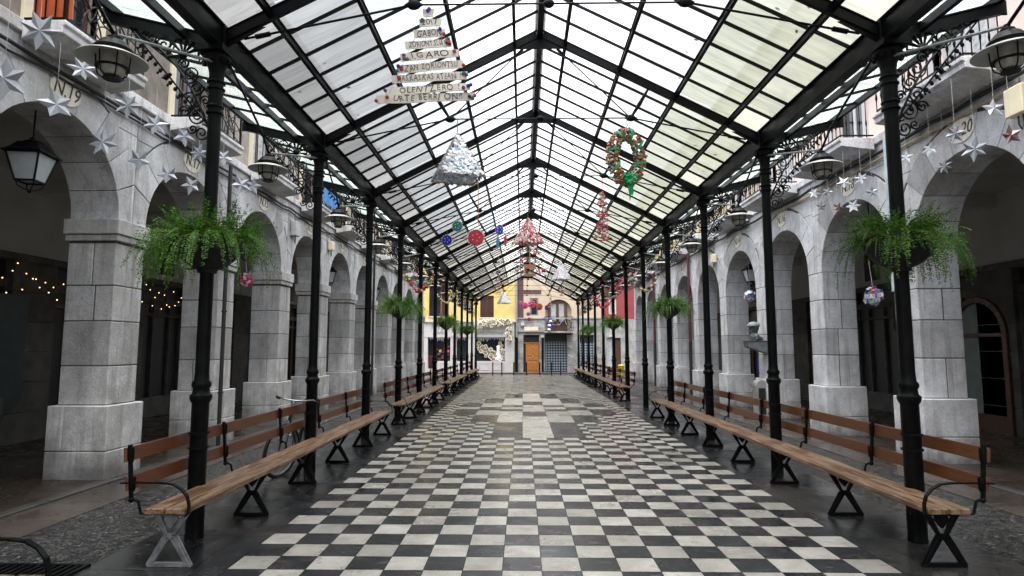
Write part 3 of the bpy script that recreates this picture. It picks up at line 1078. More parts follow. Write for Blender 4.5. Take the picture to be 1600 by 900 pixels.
        pts = [(yc - 0.35, 3.5), (yc + 0.35, 3.5), (yc + 0.35, 4.1)] + [(yc + 0.35 * math.cos(a), 4.1 + 0.3 * math.sin(a)) for a in [PI * q / 8 for q in range(1, 8)]] + [(yc - 0.35, 4.1)]
        c.prism(pts, min(s_ * 9.235, s_ * 9.26), max(s_ * 9.235, s_ * 9.26), 'x')
        c.build('mezzanine_window', M['shop_black'], H)
    c = MB()
    c.bb(min(s_ * 6.1, s_ * 13), max(s_ * 6.1, s_ * 13), ya, yb, 9.0, 9.2)
    c.bb(min(s_ * 9.6, s_ * 13), max(s_ * 9.6, s_ * 13), ya, yb, 0, 9.0)
    c.build('rear_block', render, H)
    ev = MB()
    ev.bb(min(s_ * 5.6, s_ * 6.1), max(s_ * 5.6, s_ * 6.1), ya, yb, 9.0, 9.1)
    ev.build('eaves', M['shutter_wood'], H)
    return H


ylo = lambda k: 7.93 + 2.76 * (k - 1)
yro = lambda k: 9.22 + 2.87 * (k - 1)
platesL = {k: 19 - 2 * (k - 1) for k in range(1, 11) if 19 - 2 * (k - 1) > 0}
platesL[0] = 21
platesR = {k: 20 - 2 * (k - 1) for k in range(1, 10)}
platesR[0] = 22
house(-1, list(range(-2, 3)), ylo, 0.60, True, 3.39, 2.76, 1.08, M['render_brown'], M['stone'], 'a', 'stone arcade house with rough brown upper wall and curly iron balconies, nearest on the left', False, 0, platesL)
house(-1, list(range(3, 7)), ylo, 0.60, True, 3.39, 2.76, 1.08, M['render_grey'], M['stone'], 'b', 'stone arcade house with grey upper wall in the middle of the left row', False, 0, platesL)
house(-1, list(range(7, 11)), ylo, 0.60, True, 3.39, 2.76, 1.08, M['render_beige'], M['stone'], 'c', 'stone arcade house with beige upper wall at the far end of the left row', True, 0, platesL)
house(1, list(range(-2, 4)), yro, 0.58, False, 3.17, 2.87, 1.145, M['render_pink'], M['stone_cool'], 'd', 'pale arcade house with pinkish white upper wall, nearest on the right', False, 1, platesR)
house(1, list(range(4, 7)), yro, 0.58, False, 3.17, 2.87, 1.145, M['render_cream'], M['stone_cool'], 'e', 'pale arcade house with cream yellow upper wall in the middle of the right row', False, 1, platesR)
house(1, list(range(7, 10)), yro, 0.58, False, 3.17, 2.87, 1.145, M['render_yellow'], M['stone_cool'], 'f', 'pale arcade house with yellow upper wall at the far end of the right row', False, 1, platesR)

# end wall behind the camera so the lane does not open onto nothing
H = thing('end_house', 'plain rendered house closing the square behind the viewer', 'building', (0, -14, 0))
g = MB(); g.bb(-14, 14, -0.5, 0, 0, 9); g.build('wall', M['render_grey'], H)
g = MB()
for x in (-9, -4, 1, 6):
    g.bb(x, x + 1.1, 0.0, 0.04, 4.5, 6.6)
g.build('shutter', M['shutter_wood'], H)

# arched wooden shop door in the right gallery and dark drum door on the left
def arched_door(s_, y, lab, name):
    t = thing(name, lab, 'door', (s_ * 9.18, y, 0), R(90) if s_ < 0 else R(-90))
    # local x along the wall, local y towards the wall
    fr = MB()
    Ro, Ri = 0.78, 0.66
    for i in range(14):
        a0, a1 = PI * i / 14, PI * (i + 1) / 14
        fr.prism([(Ri * math.cos(a0), 1.95 + Ri * math.sin(a0)), (Ro * math.cos(a0), 1.95 + Ro * math.sin(a0)), (Ro * math.cos(a1), 1.95 + Ro * math.sin(a1)), (Ri * math.cos(a1), 1.95 + Ri * math.sin(a1))], -0.06, 0.02, 'y')
    for sg in (-1, 1):
        fr.bb(min(sg * Ri, sg * Ro), max(sg * Ri, sg * Ro), -0.06, 0.02, 0, 1.95)
    fr.bb(-Ri, Ri, -0.058, 0.02, 1.9, 1.98)
    fr.build('door_frame', M['door_brown'], t, bevel=0.006)
    gl = MB()
    gl.prism([(-Ri, 0.35), (Ri, 0.35)] + [(Ri * math.cos(PI * i / 12), 1.95 + Ri * math.sin(PI * i / 12)) for i in range(13)], 0.0, 0.03, 'y')
    gl.build('glazing', M['curtain_dim'], t)
    b = MB(); b.bb(-Ri, Ri, -0.05, 0.02, 0, 0.35); b.build('kick_panel', M['door_brown'], t)
    # round-ended panel beside the door
    pn = MB()
    pts = [(-Ro - 0.01 - 0.02, 0.1)]
    w_, z0, z1, rr_ = 0.6, 0.05, 2.0, 0.42
    xs = -Ro - 0.02
    pts = [(xs, z0), (xs, z1)]
    pts += [(xs - w_ + rr_ - rr_ * math.sin(a), z1 - rr_ + rr_ * math.cos(a)) for a in [PI / 2 * q / 6 for q in range(7)]]
    pts += [(xs - w_ + rr_ - rr_ * math.cos(a), z0 + rr_ - rr_ * math.sin(a)) for a in [PI / 2 * q / 6 for q in range(7)]]
    pn.prism(pts[::-1], -0.07, 0.0, 'y')
    for q in range(16):
        pn.bb(xs - w_ + 0.12, xs - 0.05, -0.08, -0.069, 0.5 + q * 0.07, 0.545 + q * 0.07)
    pn.build('shutter_panel', M['door_brown'], t, bevel=0.005)
    return t


M['door_brown'] = plain('brown_door_wood', (0.075, 0.028, 0.014), 0.4, 0, 0.25, 9)
M['curtain_dim'] = plain('pale_green_curtain', (0.14, 0.18, 0.165), 0.4, 0, 0.2, 5)
arched_door(1, 12.85, 'arched brown wooden shop door with pale curtain and round cornered shutter panel in the right gallery', 'arched_door')
t = thing('shop_shutter', 'dark teal round cornered shop panel under fairy lights in the left gallery', 'shop panel', (-9.1, 10.2, 0), R(90))
g = MB()
pts = [(-0.7, 0.9)] + [(-0.7 + 0.0, 2.6), (0.5, 2.6)] + [(0.5, 0.9)] + [(0.5 - 0.35 + 0.35 * math.cos(a), 0.9 - 0.35 * math.sin(a)) for a in [PI / 2 * q / 6 for q in range(1, 7)]]
g.prism(pts, -0.05, 0.03, 'y')
g.build('panel', plain('dark_teal_panel', (0.015, 0.03, 0.035), 0.4), t)
g = MB(); g.bb(-1.4, 0.1, -0.08, 0.04, 0.0, 0.5); g.bb(-1.4, 0.1, -0.07, 0.04, 0.504, 0.85)
g.build('stone_riser', M['gallery_stone'], t)


# ------------------------------------------------------------------ canopy
CN = thing('market_canopy', 'long black iron market canopy with glazed pitched roof on two rows of slender columns', 'canopy')
ZB = 4.52


def roofz(x):
    return 6.36 - 0.51 * abs(x)


# columns
g = MB()
g.lathe([(0.080, 0.0), (0.080, 0.02), (0.077, 0.03), (0.077, 0.10), (0.074, 1.18), (0.088, 1.20), (0.096, 1.225), (0.096, 1.25), (0.076, 1.27), (0.070, 1.31), (0.084, 1.335), (0.084, 1.36), (0.066, 1.385),
         (0.061, 1.45), (0.059, 3.84)], n=20)
g.lathe([(0.059, 3.84), (0.062, 3.88), (0.080, 3.89), (0.080, 3.902), (0.064, 3.912), (0.064, 3.945), (0.080, 3.955), (0.080, 3.967), (0.064, 3.98), (0.064, 4.12), (0.082, 4.13), (0.082, 4.142), (0.066, 4.152), (0.066, 4.185), (0.084, 4.195), (0.084, 4.207), (0.067, 4.22), (0.068, 4.28)], n=20)
col0 = g.build('column', M['iron'], CN, (CX, 0, 0), smooth=True)
g = MB()
g.lathe([(0.068, 4.28), (0.075, 4.33), (0.095, 4.38), (0.12, 4.42), (0.125, 4.45), (0.11, 4.465)], n=16)
g.box((0, 0, 4.491), (0.26, 0.34, 0.056))
for k in range(8):
    a = 2 * PI * k / 8
    g.ball((0.115 * math.cos(a), 0.108 * math.sin(a), 4.40), 0.026, 6, 4)
cap0 = g.build('capital', M['iron'], col0, smooth=True)
for zz in (0.775, 0.905):
    g = MB()
    g.lathe([(0.074, zz), (0.090, zz + 0.004), (0.090, zz + 0.018), (0.074, zz + 0.022)], n=20)
    g.build('bench_clamp', M['iron'], col0, smooth=True)


def spiral(c, r, turns, a0, dirn, n=26, depth=0):
    pts = []
    for i in range(n + 1):
        f = i / n
        rr_ = r * (1 - 0.86 * f)
        a = a0 + dirn * turns * 2 * PI * f
        pts.append((c[0] + rr_ * math.cos(a), depth, c[1] + rr_ * math.sin(a)))
    return pts


# scroll bracket, for the right side (x outward +), local origin at column axis, ground level
br = MB()
A = Vector((0.95, 0, 4.66)); B = Vector((0.065, 0, 3.66))
br.bar(A, B, 0.016, 0.022, (0, 1, 0))
arc = []
for i in range(17):
    f = i / 16
    p = A.lerp(B, f)
    nrm = Vector((-0.75, 0, 0.66))
    bow = math.sin(PI * f) * 0.12
    arc.append(tuple(p + nrm * bow))
br.tube(arc, 0.012, 6)
fringe = []
for i in range(2, 15):
    f = i / 16
    p = A.lerp(B, f) - Vector((-0.75, 0, 0.66)) * 0.03
    br.ball(p, 0.024, 6, 4, (1, 0.5, 1))
    if i % 2:
        br.ball(p - Vector((-0.75, 0, 0.66)) * 0.035, 0.016, 6, 4, (1, 0.5, 1))
for (c_, r_, tn, a0, dr) in [((0.82, 4.63), 0.06, 1.6, PI, 1), ((0.70, 4.52), 0.085, 1.8, PI * 0.8, -1), ((0.56, 4.46), 0.11, 2.0, PI, 1),
                             ((0.27, 4.16), 0.10, 1.9, 0, -1), ((0.20, 4.02), 0.075, 1.6, PI, 1), ((0.26, 3.90), 0.09, 1.8, 0, 1), ((0.13, 4.28), 0.06, 1.6, 0, 1),
                             ((0.17, 3.75), 0.10, 2.0, PI / 2, -1), ((0.31, 3.79), 0.06, 1.6, 0, 1), ((0.12, 3.58), 0.085, 1.8, PI / 2, 1), ((0.22, 3.62), 0.05, 1.5, 0, -1), ((0.10, 3.90), 0.05, 1.5, 0, 1)]:
    br.tube(spiral(c_, r_, tn, a0, dr), 0.0088, 5)
# palmette fan
fc = (0.36, 4.36)
for k in range(8):
    a = R(-30) + R(200) * k / 7 + R(20)
    p0 = (fc[0] + 0.05 * math.cos(a), 0, fc[1] + 0.05 * math.sin(a))
    p1 = (fc[0] + 0.155 * math.cos(a), 0, fc[1] + 0.155 * math.sin(a))
    br.tube([p0, p1], [0.010, 0.020], 6)
br.tube([(fc[0] + 0.165 * math.cos(R(-15) + R(210) * k / 16), 0, fc[1] + 0.165 * math.sin(R(-15) + R(210) * k / 16)) for k in range(17)], 0.011, 6)
br.ball((fc[0], 0, fc[1]), 0.05, 10, 6, (1, 0.6, 1))
br.tube(spiral((fc[0] - 0.02, fc[1] - 0.09), 0.06, 1.6, 0, 1), 0.011, 5)
br.tube([(0.47, 0, 4.17), (0.53, 0, 4.12), (0.57, 0, 4.13)], [0.015, 0.022, 0.005], 6)
br.v = [(0.06 + (p[0] - 0.06) * 0.93, p[1], p[2] + 0.13) for p in br.v]
brk0 = br.build('scroll_bracket', M['iron'], CN, (CX, 0, 0), smooth=True)
# outward arm
ar = MB()
a0_, a1_ = Vector((0.06, 0, 4.62)), Vector((1.10, 0, 4.88))
ar.bar(a0_, a1_, 0.02, 0.10)
ar.bar(a0_ + Vector((0, 0, 0.055)), a1_ + Vector((0, 0, 0.055)), 0.06, 0.012)
ar.bar(a0_ - Vector((0, 0, 0.055)), a1_ - Vector((0, 0, 0.055)), 0.06, 0.012)
ar.bar(a1_ + Vector((0, 0, -0.07)), a1_ + Vector((0, 0, 0.07)), 0.08, 0.012, (0, 1, 0))
arm0 = ar.build('canopy_arm', M['iron'], CN, (CX, 0, 0))

first = True
for y in YC:
    for s_ in (1, -1):
        for src in (col0, brk0, arm0):
            if first:
                o = src
            else:
                o = dup(src, None, None, None, CN)
            o.location = (s_ * CX, y, 0)
            o.rotation_euler = (0, 0, 0 if s_ > 0 else PI)
        first = False

YA, YB_ = YC[0] - 0.4, YC[-1] + 0.15
for s_ in (1, -1):
    g = MB()
    bx_ = s_ * (CX - 0.035)
    g.bb(bx_ - 0.02, bx_ + 0.02, YA, YB_, ZB + 0.018, ZB + 0.232)
    g.bb(bx_ - 0.055, bx_ + 0.055, YA, YB_, ZB, ZB + 0.018)
    g.bb(bx_ - 0.05, bx_ + 0.05, YA, YB_, ZB + 0.232, ZB + 0.248)
    for y in YC:
        g.bb(bx_ - 0.053, bx_ + 0.053, y - 0.06, y + 0.06, ZB + 0.02, ZB + 0.23)
    g.build('eave_beam', M['iron'], CN, bevel=0.004)
    g = MB()
    xo = s_ * (CX + 0.33)
    g.bb(xo - 0.025, xo + 0.025, YA, YB_, 4.655, 4.735)
    g.build('gutter_beam', M['iron'], CN)
    g = MB()
    xo = s_ * (CX + 1.06)
    g.bb(xo - 0.025, xo + 0.025, YA, YB_, 4.92, 5.0)
    g.build('edge_rail', M['iron'], CN)
    for px in (0.37, 1.15, 1.95, 2.70):
        g = MB()
        zt = roofz(px) - 0.03
        g.bar((s_ * px, YA, zt - 0.045), (s_ * px, YB_, zt - 0.045), 0.012, 0.068)
        g.bar((s_ * px, YA, zt - 0.083), (s_ * px, YB_, zt - 0.083), 0.042, 0.008)
        g.bar((s_ * px, YA, zt - 0.006), (s_ * px, YB_, zt - 0.006), 0.042, 0.008)
        g.build('purlin', M['iron'], CN)
g = MB()
g.bb(-0.04, 0.04, YA, YB_, 6.18, 6.36)
g.bb(-0.08, 0.08, YA, YB_, 6.365, 6.40)
g.build('ridge_beam', M['iron'], CN)

# trusses
g = MB()
for s_ in (1, -1):
    a = Vector((s_ * (CX - 0.06), 0, 4.66)); b = Vector((s_ * 0.045, 0, 6.24))
    g.bar(a, b, 0.022, 0.11)
    for dz in (-0.059, 0.059):
        g.bar(a + Vector((0, 0, dz)), b + Vector((0, 0, dz)), 0.052, 0.009)
    # gusset at foot and apex
    g.prism([(s_ * (CX - 0.08), ZB + 0.03), (s_ * (CX - 0.45), ZB + 0.24), (s_ * (CX - 0.08), ZB + 0.2)], -0.008, 0.008, 'y')
g.prism([(-0.45, 6.02), (0.45, 6.02), (0, 6.2)], -0.01, 0.01, 'y')
tr0 = g.build('truss', M['iron'], CN)
g = MB()
for s_ in (1, -1):
    nd = Vector((s_ * 1.30, 0, 4.97))
    g.tube([nd, nd.lerp(Vector((s_ * 1.56, 0, 5.38)), 0.5), (s_ * 1.56, 0, 5.40)], [0.016, 0.030, 0.016], 8)
g.build('strut', M['iron'], tr0, smooth=True)
g = MB()
for s_ in (1, -1):
    nd = Vector((s_ * 1.30, 0, 4.97))
    g.tube([nd, (s_ * (CX - 0.25), 0, 4.64)], 0.011, 6)
    g.tube([(s_ * (CX - 0.50), 0, 4.69), (s_ * (CX - 0.36), 0, 4.66)], 0.024, 8)
    g.tube([nd, (s_ * 0.22, 0, 6.05)], 0.009, 6)
    g.tube([(s_ * 0.36, 0, 5.90), (s_ * 0.25, 0, 6.02)], 0.022, 6)
g.tube([(-1.3, 0, 4.97), (1.3, 0, 4.97)], 0.009, 6)
g.tube([(0, 0, 4.97), (0, 0, 6.15)], 0.006, 6)
g.build('tie_rod', M['iron'], tr0, smooth=True)
for s_ in (1, -1):
    g = MB()
    g.ball((s_ * 1.30, 0, 4.97), 0.072, 12, 8, (1.0, 0.45, 0.72))
    g.ball((s_ * 1.30, 0, 4.97), 0.05, 10, 6, (1.9, 0.5, 0.5))
    g.build('tie_joint', M['iron'], tr0, smooth=True)
g = MB()
g.ball((0, 0, 4.97), 0.055, 10, 6, (1, 0.7, 0.8))
g.build('tie_joint', M['iron'], tr0, smooth=True)
for i, y in enumerate(YC):
    o = tr0 if i == 0 else dup(tr0, None, None, None, CN)
    o.location = (0, y, 0)

# glazing, one part per bay and slope
PX = [0.02, 0.37, 1.15, 1.95, 2.70, 3.13]
for s_ in (1, -1):
    src = []
    for variant in range(3):
        rr = random.Random(variant * 9 + s_)
        gl = MB(); bars = MB()
        st = 2.957 / 6
        for j in range(6):
            y0, y1 = j * st, (j + 1) * st
            for q in range(5):
                xa, xb = PX[q], PX[q + 1]
                dz = rr.uniform(-0.003, 0.003)
                gl.cur = 1 if q < 2 else (2 if q == 2 else (3 if (q == 3 or (j == 4 and variant == 1)) else 0))  # pane row picks its tone, painted shade deepening towards the eaves
                gl.add([(s_ * xa, y0 + .003, roofz(xa) + dz), (s_ * xb, y0 + .003, roofz(xb) + dz), (s_ * xb, y1 - .003, roofz(xb) + dz), (s_ * xa, y1 - .003, roofz(xa) + dz)], [(0, 1, 2, 3)])
            if j:
                bars.bar((s_ * 0.02, y0, roofz(0.02) - 0.022), (s_ * 3.12, y0, roofz(3.12) - 0.022), 0.025, 0.032)
        src.append((gl, bars))
    for i in range(len(YC) - 1):
        gl, bars = src[i % 3]
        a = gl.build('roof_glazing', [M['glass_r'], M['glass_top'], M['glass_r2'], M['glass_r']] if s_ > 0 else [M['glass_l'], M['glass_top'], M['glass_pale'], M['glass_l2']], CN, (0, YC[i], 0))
        bars.build('glazing_bars', M['iron'], a)
    for i in range(len(YC) - 1):
        gl = MB(); bars = MB()
        st = 2.957 / 6
        zo = lambda x: 4.72 + (x - CX - 0.06) * 0.25
        for j in range(6):
            y0, y1 = j * st, (j + 1) * st
            for xa, xb in ((CX + 0.03, CX + 0.33), (CX + 0.33, CX + 1.08)):
                gl.add([(s_ * xa, y0 + .003, zo(xa)+.03), (s_ * xb, y0 + .003, zo(xb)+.03), (s_ * xb, y1 - .003, zo(xb)+.03), (s_ * xa, y1 - .003, zo(xa)+.03)], [(0, 1, 2, 3)])
            if j:
                bars.bar((s_ * (CX + 0.1), y0, zo(CX + 0.1)), (s_ * (CX + 1.08), y0, zo(CX + 1.08)), 0.022, 0.03)
        a = gl.build('canopy_glazing', M['glass_o'], CN, (0, YC[i], 0))
        bars.build('glazing_bars', M['iron'], a)
# leaves and dirt lying on the glass
g = MB()
rr = random.Random(3)
for i in range(150):
    s_ = rr.choice((-1, 1)); x = rr.choice((rr.uniform(0.5, 3.0), 3.05 - abs(rr.gauss(0, 0.12)), 2.65 - abs(rr.gauss(0, .05)), 1.92 - abs(rr.gauss(0, .04)))); y = rr.uniform(3, 26)
    a = rr.uniform(0, 6.28); L = rr.uniform(0.02, 0.045)
    c_, s2 = math.cos(a) * L, math.sin(a) * L
    z = roofz(x) + 0.008
    k = -0.51 * s_
    P = lambda dx, dy: (s_ * x + dx, y + dy, z + dx * k)
    g.add([P(c_, s2), P(-s2 * .45, c_ * .45), P(-c_, -s2), P(s2 * .45, -c_ * .45)], [(0, 1, 2, 3)])
lv = tag(g.build('fallen_leaves', plain('brown_dead_leaf', (0.06, 0.035, 0.02), 0.8)), 'scattered dead leaves lying on the glass roof', 'leaves')
lv['kind'] = 'stuff'

# ------------------------------------------------------------------ bell lamps on the columns
def bell_lamp():
    t = thing('bell_lamp', 'x', 'lamp', (0, 0, 0), 0, 'bell lamps hung along the two column rows')
    # local: lamp axis at origin, z=0 is rim of the shade; +y is towards the column, away from viewer
    g = MB()
    g.lathe([(0.135, 0.012), (0.14, 0.05), (0.11, 0.085), (0.085, 0.115), (0.055, 0.125), (0.05, 0.15), (0.025, 0.165), (0.02, 0.19)], n=18)
    g.build('lamp_cap', M['iron'], t, smooth=True)
    g = MB()
    g.lathe([(0.12, 0.02), (0.18, 0.0), (0.24, -0.03), (0.245, -0.038), (0.234, -0.037), (0.17, -0.010), (0.11, 0.005)], n=28)
    g.build('shade', M['enamel'], t, smooth=True)
    g = MB()
    g.lathe([(0.095, 0.0), (0.095, -0.08), (0.085, -0.14), (0.065, -0.165)], n=16)
    g.build('lamp_glass', M['bell_glass'], t, smooth=True)
    g = MB()
    for k in range(6):
        a = 2 * PI * k / 6 + 0.3
        c_, s_ = math.cos(a), math.sin(a)
        g.tube([(0.122 * c_, 0.122 * s_, 0.0), (0.115 * c_, 0.115 * s_, -0.10), (0.10 * c_, 0.10 * s_, -0.16), (0.055 * c_, 0.055 * s_, -0.19)], 0.0055, 5)
    g.lathe([(0.11, -0.095), (0.121, -0.095), (0.121, -0.104), (0.11, -0.104)], n=16)
    g.lathe([(0.05, -0.184), (0.065, -0.184), (0.065, -0.194), (0.05, -0.194)], n=12)
    g.build('cage', M['iron'], t)
    g = MB()
    # straight stay to the capital just beyond
    g.tube([(0, 0, 0.18), (0.30, 0.98, 0.42)], 0.013, 8)
    g.build('stay', M['galv'], t, smooth=True)
    g = MB()
    pts = [(0, 0, 0.17), (0, -0.06, 0.21), (0.02, -0.16, 0.24), (0.06, -0.35, 0.30), (0.12, -0.8, 0.42), (0.2, -1.3, 0.52), (0.28, -1.75, 0.58)]
    g.tube(pts, 0.014, 8)
    g.build('swan_neck', M['iron'], t, smooth=True)
    return t


lamp0 = bell_lamp()
first = True
for i in range(12):
    for s_ in (-1, 1):
        lab = 'caged bell lamp with grey shade by the %s %s hand column from the front' % (ORD[i], SN[s_])
        loc = (s_ * 3.48, 5.58 + 2.957 * i - 1.02, 3.97)
        if first:
            o = lamp0; o.location = loc; o['label'] = lab; first = False
        else:
            o = dup(lamp0, loc, None, lab)
        # mirror the stays for the right side by rotating only parts that lean inwards
        if s_ > 0:
            for ch in [c for c in bpy.data.objects if c.parent == o and c.name.split('.')[0] in ('stay', 'swan_neck')]:
                ch.scale = (-1, 1, 1)

# ------------------------------------------------------------------ benches
def bench_leg(mat, parent, s_, y, label=None):
    """X leg in the XZ plane under the seat; x measured from the seat centre"""
    g = MB()
    tk = 0.016
    def plate(p):
        g.prism(p, -tk, tk, 'y')
    for sg in (-1, 1):
        plate([(sg * 0.15, 0.415), (sg * 0.095, 0.415), (sg * 0.018, 0.245), (sg * 0.018, 0.225), (sg * 0.04, 0.235)][::sg])
        plate([(sg * 0.04, 0.23), (sg * 0.0, 0.215), (sg * 0.115, 0.035), (sg * 0.175, 0.0)][::sg])
        g.bar((sg * 0.035, 0, 0.232), (sg * 0.165, 0, 0.004), 0.045, 0.012, (0, 1, 0))
    plate([(-0.115, 0.035), (0.115, 0.035), (0.175, 0.0), (-0.175, 0.0)][::-1])
    plate([(-0.15, 0.418), (0.15, 0.418), (0.095, 0.385), (-0.095, 0.385)][::-1])
    plate([(-0.04, 0.40), (0.04, 0.40), (0.055, 0.35), (0, 0.285), (-0.055, 0.35)][::-1])
    plate([(-0.035, 0.25), (0.035, 0.25), (0.03, 0.205), (-0.03, 0.205)][::-1])
    return g.build('leg', mat, parent, (s_ * 2.985, y, 0), bevel=0.003, label=label)


def bench(s_, legs, lab, y_end=None, worn=False):
    """legs: list of y positions; bench runs a little past the first and last"""
    ya, yb = legs[0] - 0.10, legs[-1] + 0.10
    t = thing('park_bench', lab, 'bench', (0, 0, 0), 0, 'long slatted benches along the columns')
    L = yb - ya
    for (x0, x1) in ((2.83, 2.981), (3.001, 3.15)):
        g = MB()
        y = ya
        k = 0
        while y < yb - 0.1:
            l = 4.3 if yb - y > 6 else yb - y
            a, b = sorted((s_ * x0, s_ * x1))
            g.bb(a, b, y, y + l - 0.004, 0.413, 0.458); y += l
        g.build('seat_plank', M['seat_wood'], t, bevel=0.006)
    for (z0, z1, xx) in ((0.585, 0.69, 3.30), (0.80, 0.91, 3.325)):
        g = MB()
        y = ya + 0.01
        while y < yb - 0.05:
            l = 2.86 if yb - y > 4 else yb - 0.01 - y
            g.box((s_ * xx, y + l / 2, (z0 + z1) / 2), (0.024, l - 0.006, z1 - z0), (0, R(5) * s_, 0)); y += l
        g.build('backrest_plank', M['back_wood'], t, bevel=0.004)
    for i, y in enumerate(legs):
        if worn and i == 0:
            bench_leg(M['iron_worn'], t, s_, y, 'silvery leg with flaked paint and a diamond hole')
        else:
            bench_leg(M['iron'], t, s_, y)
        g = MB()
        yy = y + (-0.065 if i == 0 else (0.065 if i == len(legs) - 1 else 0))
        pts = [(s_ * 3.13, yy, 0.412), (s_ * 3.19, yy, 0.415), (s_ * 3.205, yy, 0.47), (s_ * 3.215, yy, 0.505), (s_ * 3.25, yy, 0.52), (s_ * 3.27, yy, 0.53)]
        g.tube(pts, 0.011, 7)
        g.bar((s_ * 3.268, yy, 0.50), (s_ * 3.302, yy, 0.93), 0.022, 0.026, (1, 0, 0))
        g.lathe([(0.02, 0.0), (0.026, 0.02), (0.026, 0.09), (0.02, 0.11)], (s_ * 3.268, yy, 0.58), 8)
        g.lathe([(0.018, 0.0), (0.022, 0.02), (0.022, 0.09), (0.018, 0.11)], (s_ * 3.288, yy, 0.80), 8)
        g.ball((s_ * 3.27, yy, 0.515), 0.022, 8, 5)
        g.build('back_support', M['iron'], t, smooth=True)
    for y in (ya + 0.02, yb - 0.02):
        g = MB()
        pts = [(s_ * 3.34, 0.645), (s_ * 3.2, 0.648), (s_ * 3.03, 0.645), (s_ * 2.94, 0.635), (s_ * 2.875, 0.60), (s_ * 2.83, 0.55), (s_ * 2.812, 0.49), (s_ * 2.81, 0.42), (s_ * 2.835, 0.40)]
        for p, q in zip(pts, pts[1:]):
            a = Vector((p[0], y, p[1])); b = Vector((q[0], y, q[1]))
            e = (b - a).normalized() * 0.004
            g.bar(a - e, b + e, 0.034, 0.010, (s_ * -0.5, 0, 0.8))
        g.build('armrest', M['iron'], t)
    return t


def lin(a, b, n):
    return [a + (b - a) * i / (n - 1) for i in range(n)]


bench(-1, lin(-2.3, 3.3, 5), 'slatted bench whose curved arm end just shows at the bottom left corner')
bench(-1, lin(4.85, 12.0, 6), 'long worn slatted bench in the left foreground with a silvery first leg', worn=True)
bench(-1, lin(13.6, 20.1, 6), 'second long slatted bench from the front in the left row')
bench(-1, lin(21.8, 28.4, 6), 'third long slatted bench from the front in the left row')
bench(-1, lin(29.9, 36.4, 6), 'farthest slatted bench in the left row, near the shop')
bench(1, lin(4.95, 15.05, 8), 'very long worn slatted bench in the right foreground')
bench(1, lin(19.75, 31.0, 9), 'second slatted bench on the right, starting beyond the free standing column')
bench(1, lin(31.4, 37.5, 5), 'farthest short slatted bench in the right row near the bollards')

# ------------------------------------------------------------------ hanging planters
def frond(g, rr, base, az, el, L, droop, w_):
    p = Vector(base)
    d = Vector((math.cos(az) * math.cos(el), math.sin(az) * math.cos(el), math.sin(el)))
    n = int(L / 0.022)
    for i in range(n):
        d.z -= droop * 0.022
        d.normalize()
        p = p + d * 0.022
        f = i / n
        sd = d.cross(Vector((0, 0, 1)))
        if sd.length < 0.1: sd = Vector((1, 0, 0))
        sd.normalize()
        ww = w_ * (0.35 + 0.9 * math.sin(PI * min(1, f * 0.9 + 0.12)))
        for sg in (-1, 1):
            for rep in range(2):
                tip = p + sd * sg * ww * rr.uniform(0.7, 1.2) + d * rr.uniform(-0.01, 0.02) + Vector((rr.uniform(-.01, .01), rr.uniform(-.01, .01), rr.uniform(-.014, .010)))
                q = p.lerp(tip, 0.55) + d * 0.0055 + Vector((0, 0, rr.uniform(-0.003, 0.003)))
                q2 = p.lerp(tip, 0.55) - d * 0.0055
                g.add([p, q, tip, q2], [(0, 1, 2, 3)])


